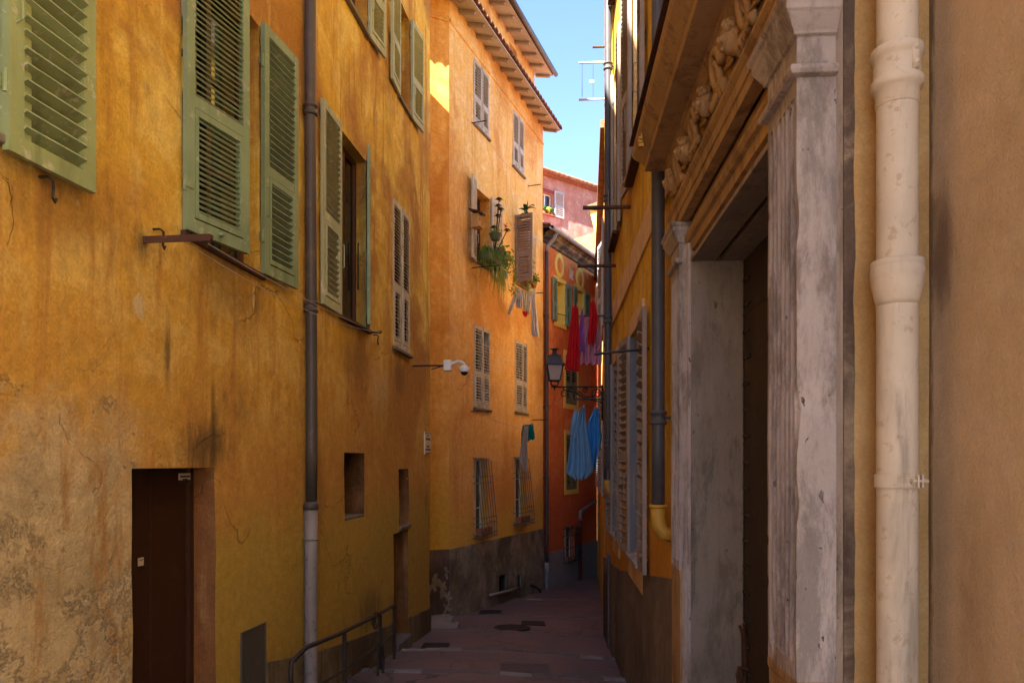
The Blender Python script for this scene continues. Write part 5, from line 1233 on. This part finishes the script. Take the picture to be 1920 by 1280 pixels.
# ------------------------------------------------------------ laundry
def cloth(name, mat, Y, left, right, label, cat, group=None, folds=5, amp=.02, seed=0, tilt=(1, 0), nx=36, nz=40, topamp=.3):
    """left/right = outline points (u, v) from top to bottom at depth Y; hangs in folds"""
    def poly(pts, t):
        ls = [0]
        for p, q in zip(pts, pts[1:]): ls.append(ls[-1]+math.hypot(q[0]-p[0], q[1]-p[1]))
        x = t*ls[-1]
        return lerp(list(zip(ls, [p[0] for p in pts])), x), lerp(list(zip(ls, [p[1] for p in pts])), x)
    mb = MB()
    for j in range(nz+1):
        t = j/nz; a = poly(left, t); b = poly(right, t)
        for i in range(nx+1):
            f = i/nx; u = a[0]+(b[0]-a[0])*f; v = a[1]+(b[1]-a[1])*f
            p = px(u, v, Y)
            w_ = amp*(topamp+(1-topamp)*t)
            d = w_*math.sin(2*PI*folds*f+1.3*noise.noise(Vector((seed, t*2, f)))*3)+w_*1.6*noise.noise(Vector((f*3+seed, t*2.2, seed)))+w_*.6*noise.noise(Vector((f*9+seed, t*7, seed+2)))
            p += Vector((d*.25, d, w_*.5*noise.noise(Vector((f*5, seed, t)))+(.35*w_*math.sin(2*PI*folds*f+.8)*t**6)))
            mb.v.append(p)
    mb.f = [(j*(nx+1)+i, j*(nx+1)+i+1, (j+1)*(nx+1)+i+1, (j+1)*(nx+1)+i) for j in range(nz) for i in range(nx)]
    o = tag(mb.build(name, mat, recenter=True, smooth=True, solid=.003, recalc=False), label, cat, group)
    for q in ((.12, .88) if nx > 3 and right[0][0]-left[0][0] > 3 else (.5,)):
        p = px(left[0][0]+(right[0][0]-left[0][0])*q, left[0][1]+(right[0][1]-left[0][1])*q, Y)-o.location
        MB().box(p.x-.006, p.x+.006, p.y-.014, p.y+.014, p.z-.035, p.z+.035).build('peg', 'birdwood', o)
    return o
YR = Rt.w(Rt.at(1137, 592)).y; YB = Rt.w(Rt.at(1137, 748)).y
cloth('bath_towel', 'c_pink', YR+.12, [(1092, 592), (1076, 640), (1063, 665)], [(1122, 590), (1126, 630), (1129, 655)], 'mauve cloth with scalloped hem hanging behind the red ones', 'cloth', folds=3, amp=.05, seed=4)
def scallop(): pass
cloth('cloth', 'c_pink', YR+.05, [(1100, 600), (1092, 640), (1082, 682)], [(1118, 596), (1129, 640), (1128, 684)], 'wide mauve cloth at the right of the red laundry, lowest of the group', 'cloth', folds=4, amp=.05, seed=9)
cloth('red_garment', 'c_red', YR-.06, [(1074, 572), (1067, 630), (1059, 694)], [(1084, 573), (1087, 640), (1086, 697)], 'long bright red garment hanging in tight folds left of the lilac one', 'garment', 'washing on the upper bar', folds=4, amp=.028, seed=1)
cloth('lilac_garment', 'c_purple', YR-.05, [(1089, 580), (1086, 620), (1084, 656)], [(1094, 580), (1094, 620), (1097, 660)], 'narrow purple garment between the two red ones', 'garment', 'washing on the upper bar', folds=3, amp=.02, seed=2)
cloth('red_garment', 'c_red', YR-.04, [(1108, 562), (1105, 600), (1102, 646)], [(1115, 562), (1121, 595), (1114, 645)], 'short dark red garment bunched high at the right of the washing', 'garment', 'washing on the upper bar', folds=3, amp=.025, seed=3)
cloth('blue_garment', 'c_blue2', YB-.02, [(1094, 760), (1072, 800), (1066, 860), (1062, 886), (1075, 897)], [(1096, 760), (1100, 800), (1108, 850), (1113, 884), (1100, 898)], 'pale blue gown hanging on the lower bar, left one', 'garment', 'blue washing on the lower bar', folds=4, amp=.05, seed=5)
cloth('blue_garment', 'c_blue', YB+.05, [(1114, 765), (1102, 790), (1101, 840), (1106, 875)], [(1122, 762), (1124, 790), (1128, 820), (1116, 880)], 'deep blue gown hanging on the lower bar, right one', 'garment', 'blue washing on the lower bar', folds=3, amp=.05, seed=6)
cloth('blue_garment', 'c_blue2', YB-.05, [(1077, 767), (1071, 790), (1069, 816)], [(1086, 768), (1083, 790), (1080, 822)], 'small pale blue sleeve at the far left of the blue washing', 'garment', 'blue washing on the lower bar', folds=2, amp=.02, seed=7)
for u in (1092, 1118):
    a = px(u, 750, YB-.0); mb = MB().tube([a+Vector((0, 0, .01)), a+Vector((.01, 0, -.02)), a+Vector((0, 0, -.05)), a+Vector((-.10, .0, -.13))], .004, 5).tube([a+Vector((0, 0, -.05)), a+Vector((.10, 0, -.12))], .004, 5)
    tag(mb.build('clothes_hanger', 'iron', recenter=True), 'thin wire hanger holding the '+('pale' if u == 1092 else 'deep')+' blue gown', 'hanger')
YM = Mw.w(Mw.at(990, 545, .38)).y; ar = .02
def wl(pts, label, r=.004): tag(MB().tube(pts, r, 4).build('washing_line', 'wire', recenter=True), label, 'washing line')
a = Mw.w(Mw.at(900, 502, .45)); b = Mw.w(Mw.at(1004, 550, .22)); wl([a, a.lerp(b, .5)-Vector((0, 0, .10)), b], 'washing line holding the white washing under the brown shutter')
a = Mw.w(Mw.at(888, 771, .38)); b = Mw.w(Mw.at(999, 787, .38)); wl([a, a.lerp(b, .3)-Vector((0, 0, .12)), a.lerp(b, .7)-Vector((0, 0, .22)), b], 'washing line with the teal shorts on the apricot house')
a = Mw.w(Mw.at(890, 232, .28)); b = Mw.w(Mw.at(993, 349, .28)); wl([a, a.lerp(b, .5)-Vector((0, 0, .1)), b], 'thin washing line below the top windows of the apricot house', .003)
cloth('white_shirt', 'c_white', YM-.6, [(966, 540), (963, 552), (952, 588)], [(972, 542), (970, 560), (956, 590)], 'white shirt sleeve stretching out at the left of the white washing', 'garment', 'white washing', folds=2, amp=.015, seed=11)
cloth('white_shirt', 'c_white', YM-.5, [(968, 541), (968, 560), (968, 577)], [(982, 545), (980, 560), (980, 578)], 'crumpled white top, second from left in the white washing', 'garment', 'white washing', folds=3, amp=.03, seed=12)
cloth('cream_shirt', 'c_cream', YM-.4, [(981, 545), (980, 560), (982, 580)], [(988, 548), (987, 565), (986, 582)], 'small cream top in the middle of the white washing', 'garment', folds=2, amp=.02, seed=13)
cloth('red_underwear', 'c_red', YM-.35, [(979, 583), (980, 588), (982, 592)], [(990, 584), (989, 590), (986, 595)], 'little red garment peeping out below the white washing', 'garment', folds=2, amp=.01, seed=14)
cloth('white_shirt', 'c_white', YM-.3, [(988, 547), (985, 565), (984, 588)], [(996, 550), (995, 570), (992, 590)], 'crumpled white top just left of the long trousers', 'garment', 'white washing', folds=3, amp=.03, seed=15)
cloth('white_trousers', 'c_white', YM-.1, [(997, 550), (996, 590), (996, 628)], [(1003, 552), (1007, 590), (1011, 633)], 'long white trousers at the right end of the white washing', 'garment', folds=3, amp=.03, seed=16)
YT = Mw.w(Mw.at(990, 800, .38)).y
cloth('teal_shorts', 'c_teal', YT, [(980, 797), (978, 808), (976, 832)], [(1000, 794), (1001, 805), (1003, 822)], 'teal shorts hanging on the line near the barred window', 'garment', folds=3, amp=.03, seed=17)
cloth('pale_leggings', 'c_grey', YT-.06, [(983, 799), (977, 830), (974, 856), (981, 882)], [(991, 799), (989, 830), (990, 860), (989, 886)], 'long pale grey garment hanging over the teal shorts', 'garment', folds=3, amp=.03, seed=18)

# ------------------------------------------------------------ plants on the apricot house
def blades(mb, c, n, L_, w_, droop=1.0, spread=1.0, up=.6):
    for _ in range(n):
        a_ = random.uniform(0, 2*PI); sp_ = random.uniform(.3, 1)*spread; Lx = L_*random.uniform(.6, 1.15); pts = []
        d = Vector((math.cos(a_), math.sin(a_), 0)); sd = Vector((-d.y, d.x, 0)); p = Vector(c)+Vector((random.uniform(-.08, .08), random.uniform(-.06, .06), 0)); o = len(mb.v)
        for i in range(6):
            t = i/5; q = p+d*(Lx*sp_*t*.7)+Vector((0, 0, Lx*(up*t-droop*t*t))); ww = w_*(1-t)*(.5+min(1, t*4)*.5)+.0015
            mb.v += [q+sd*ww, q-sd*ww]
        mb.f += [(o+2*i, o+2*i+1, o+2*i+3, o+2*i+2) for i in range(5)]
def leaves(mb, pts, n, r, jit):
    for _ in range(n):
        c = Vector(random.choice(pts))+Vector([random.gauss(0, jit) for _ in range(3)]); a_ = Vector([random.uniform(-1, 1) for _ in range(3)]).normalized(); b_ = a_.orthogonal().normalized(); c2 = a_.cross(b_); rr = r*random.uniform(.6, 1.2)
        mb.add([c-b_*rr, c+c2*rr*.45, c+b_*rr, c-c2*rr*.45], [(0, 1, 2, 3)])
zA = A3[2]
def planter(x, y, z, label, grp=None): return empty('potted_plant', Mw.M @ Matrix.Translation((x, y, z)), label, 'potted plant', grp)
gp_ = 'plants on the apricot house'
Lx = A3[1]-A3[0]
pt = planter(A3[0]+Lx*.45, -.18, zA+.02, 'mass of strappy green leaves spilling from the apricot house window', gp_)
MB().box(-.32, .32, -.1, .1, 0, .16).build('pot', 'potg', pt, bevel=.01); mb = MB()
for x in (-.25, -.1, .05, .2): blades(mb, (x, -.03, .16), 42, .62, .012, 1.5, .8, .9)
mb.build('foliage', 'leaf', pt, recalc=False)
pt = planter(A3[0]+Lx*.2, -.40, zA-.12, 'grassy yellow green plant hanging below the window sill bar', gp_)
MB().lathe([(.05, -.10), (.085, -.02), (.09, .02)], (0, 0, 0), 14).build('pot', 'potg', pt); mb = MB(); blades(mb, (0, 0, 0), 70, .45, .009, 1.6, .8, .5); blades(mb, (.3, 0, -.02), 50, .42, .009, 1.7, .7, .4); mb.build('foliage', 'leafy', pt, recalc=False)
pt = planter(A3[1]-.05, -.33, zA-.16, 'small blue pot hanging from the bar under the window', gp_)
MB().lathe([(.06, -.07), (.08, .07), (.075, .072)], (0, 0, 0), 14).build('pot', 'potb', pt); mb = MB(); blades(mb, (0, 0, .06), 30, .3, .010, 1.2, .9, .9); mb.build('foliage', 'leaf', pt, recalc=False)
pt = planter(A3[0]+Lx*.02, -.42, zA+.42, 'green trough pot hooked on the left shutter', gp_)
MB().lathe([(.08, -.08), (.12, .04), (.125, .05)], (0, 0, 0), 16).build('pot', 'potg', pt); mb = MB(); leaves(mb, [(0, 0, .1), (.08, 0, .05)], 60, .04, .05); mb.build('foliage', 'leaf', pt, recalc=False)
pt = planter(A3[0]+Lx*.6, -.22, zA+.15, 'tall aeonium with dark purple rosettes on bare stems', gp_)
MB().lathe([(.07, 0), (.10, .15)], (0, 0, -.12), 14).build('pot', 'pot', pt); mb = MB(); hd = MB()
for (x, y, h) in ((.02, -.1, 1.15), (-.1, -.12, .78), (.12, -.1, .98), (-.22, -.08, .52), (.34, -.15, .62), (.10, -.05, 1.05), (-.28, -.1, .30)):
    mb.tube([(0, 0, 0), (x*.5, y*.5, h*.5), (x, y, h)], .011, 6)
    for k in range(22):
        a_ = k*2.4; r_ = .03+.075*(k/22); e_ = Vector((math.cos(a_)*r_, math.sin(a_)*r_, .04-.05*k/22)); c = Vector((x, y, h)); s_2 = Vector((-e_.y, e_.x, 0)).normalized()*.02
        hd.add([c, c+e_*.6+s_2, c+e_*1.1, c+e_*.6-s_2], [(0, 1, 2, 3)])
mb.build('stem', 'rust', pt); hd.build('rosette', 'leafp', pt, recalc=False)
pt = planter(A3[1]+.62, -.30, zA+.0, 'trailing vine with pink flowers between the two windows', gp_)
mb = MB(); vn = []
path = [(-.5, 0, .25), (-.3, -.03, .32), (-.1, -.05, .1), (.0, -.04, -.1), (-.12, 0, -.3), (.12, 0, -.42), (.24, 0, -.5)]
mb.tube(path, .006, 5); mb.build('stem', 'leafy', pt); mb = MB()
dn = [Vector(a).lerp(Vector(b), t) for a, b in zip(path, path[1:]) for t in (0, .33, .66)]
leaves(mb, dn, 210, .038, .035); mb.build('foliage', 'leafy', pt, recalc=False)
mb = MB(); leaves(mb, [(.26, -.02, -.32), (.22, -.02, -.52), (.18, 0, -.5), (-.85, -.05, .28), (-.62, -.05, .85)], 60, .03, .03); mb.build('flower', 'flower', pt, recalc=False)
pt = planter(A3[1]+.25, -.2, zA+.40, 'dusty green bush hanging against the right shutter, with pink flowers', gp_)
mb = MB(); leaves(mb, [(0, 0, 0), (.1, 0, -.1), (.2, -.02, -.15), (-.1, 0, .05), (.25, 0, -.2)], 230, .05, .07); mb.build('foliage', 'leaf', pt, recalc=False)
MB().lathe([(.05, -.14), (.08, .0)], (.08, 0, -.1), 12).build('pot', 'potg', pt)
# ficus seen above the brown shutter: stands on a wall bracket
zFk = Mw.Z(975, 405, .25)
pt = planter(B3[0]+.08, -.26, zFk+.02, 'rubber plant with big dark leaves standing above the brown shutter', gp_)
MB().lathe([(.07, -.16), (.10, 0)], (0, 0, 0), 14).box(-.12, .12, -.1, .27, -.18, -.16).build('pot', 'pot', pt)
mb = MB(); mb.tube([(0, 0, 0), (.01, 0, .3)], .01, 6); mb.build('stem', 'rust', pt); mb = MB()
for (ax, tl, L__) in ((.2, .5, .26), (2.4, .6, .24), (3.4, .25, .26), (1.3, .3, .22), (4.6, .4, .24), (5.5, .7, .25), (3.0, .9, .22), (0.6, .9, .2)):
    d = Vector((math.cos(ax), math.sin(ax), 0)); sd = Vector((-d.y, d.x, 0)); o = len(mb.v); c = Vector((0, 0, .12+.03*ax))
    for i in range(7):
        t = i/6; q = c+d*L__*t*math.cos(tl)+Vector((0, 0, L__*(t*math.sin(tl)*1.2-.7*t*t*(1-tl*.5)))); ww = .055*math.sin(PI*min(.98, t*.9+.06)); mb.v += [q+sd*ww+Vector((0, 0, .012)), q, q-sd*ww+Vector((0, 0, .012))]
    mb.f += [(o+3*i+k, o+3*i+k+1, o+3*i+k+4, o+3*i+k+3) for i in range(6) for k in (0, 1)]
mb.build('foliage', 'leafd', pt, recalc=False); MB().tube([(.01, 0, .28), (.03, 0, .36), (.06, 0, .48)], [.012, .016, .002], 6).build('bud', 'maroon', pt)
for i, (u, v, lb, mt) in enumerate(((994, 500, 'yellow green', 'leafy'), (1001, 530, 'bright green', 'leaf'), (993, 520, 'trailing pale green', 'leafy'))):
    x, _, z = Mw.at(u, v, .22)
    pt = planter(x, -.22, z, f'{lb} plant in a terracotta pot on the right shutter of the far window', gp_)
    MB().lathe([(.05, -.12), (.075, 0), (.08, .01)], (0, 0, 0), 14).build('pot', 'pot', pt); mb = MB(); leaves(mb, [(0, 0, .05), (-.05, 0, .08), (.05, 0, .07), (0, 0, .12)]+([(-.05, 0, -.1), (-.06, 0, -.25), (-.03, 0, -.4)] if i == 2 else []), 130, .05, .045); mb.build('foliage', mt, pt, recalc=False)
x, _, z = Mw.at(893, 402, .42)
bh = empty('bird_house', Mw.M @ Matrix.Translation((x, -.42, z)), 'small wooden bird house fixed to the left shutter above the plants', 'bird house')
MB().box(-.08, .08, -.07, .07, -.22, 0).box(-.09, .11, -.11, .08, -.25, -.22).build('box', 'birdwood', bh, bevel=.004)
MB().add([(-.13, -.13, -.01), (.13, -.13, -.01), (.13, .1, .06), (-.13, .1, .06), (-.13, -.13, .02), (.13, -.13, .02), (.13, .1, .09), (-.13, .1, .09)], [(0, 3, 2, 1), (4, 5, 6, 7), (0, 1, 5, 4), (1, 2, 6, 5), (2, 3, 7, 6), (3, 0, 4, 7)]).build('roof', 'rust', bh)
MB().tube([(0, -.0705, -.1), (0, -.074, -.1)], .022, 12).build('entrance_hole', 'ink', bh)
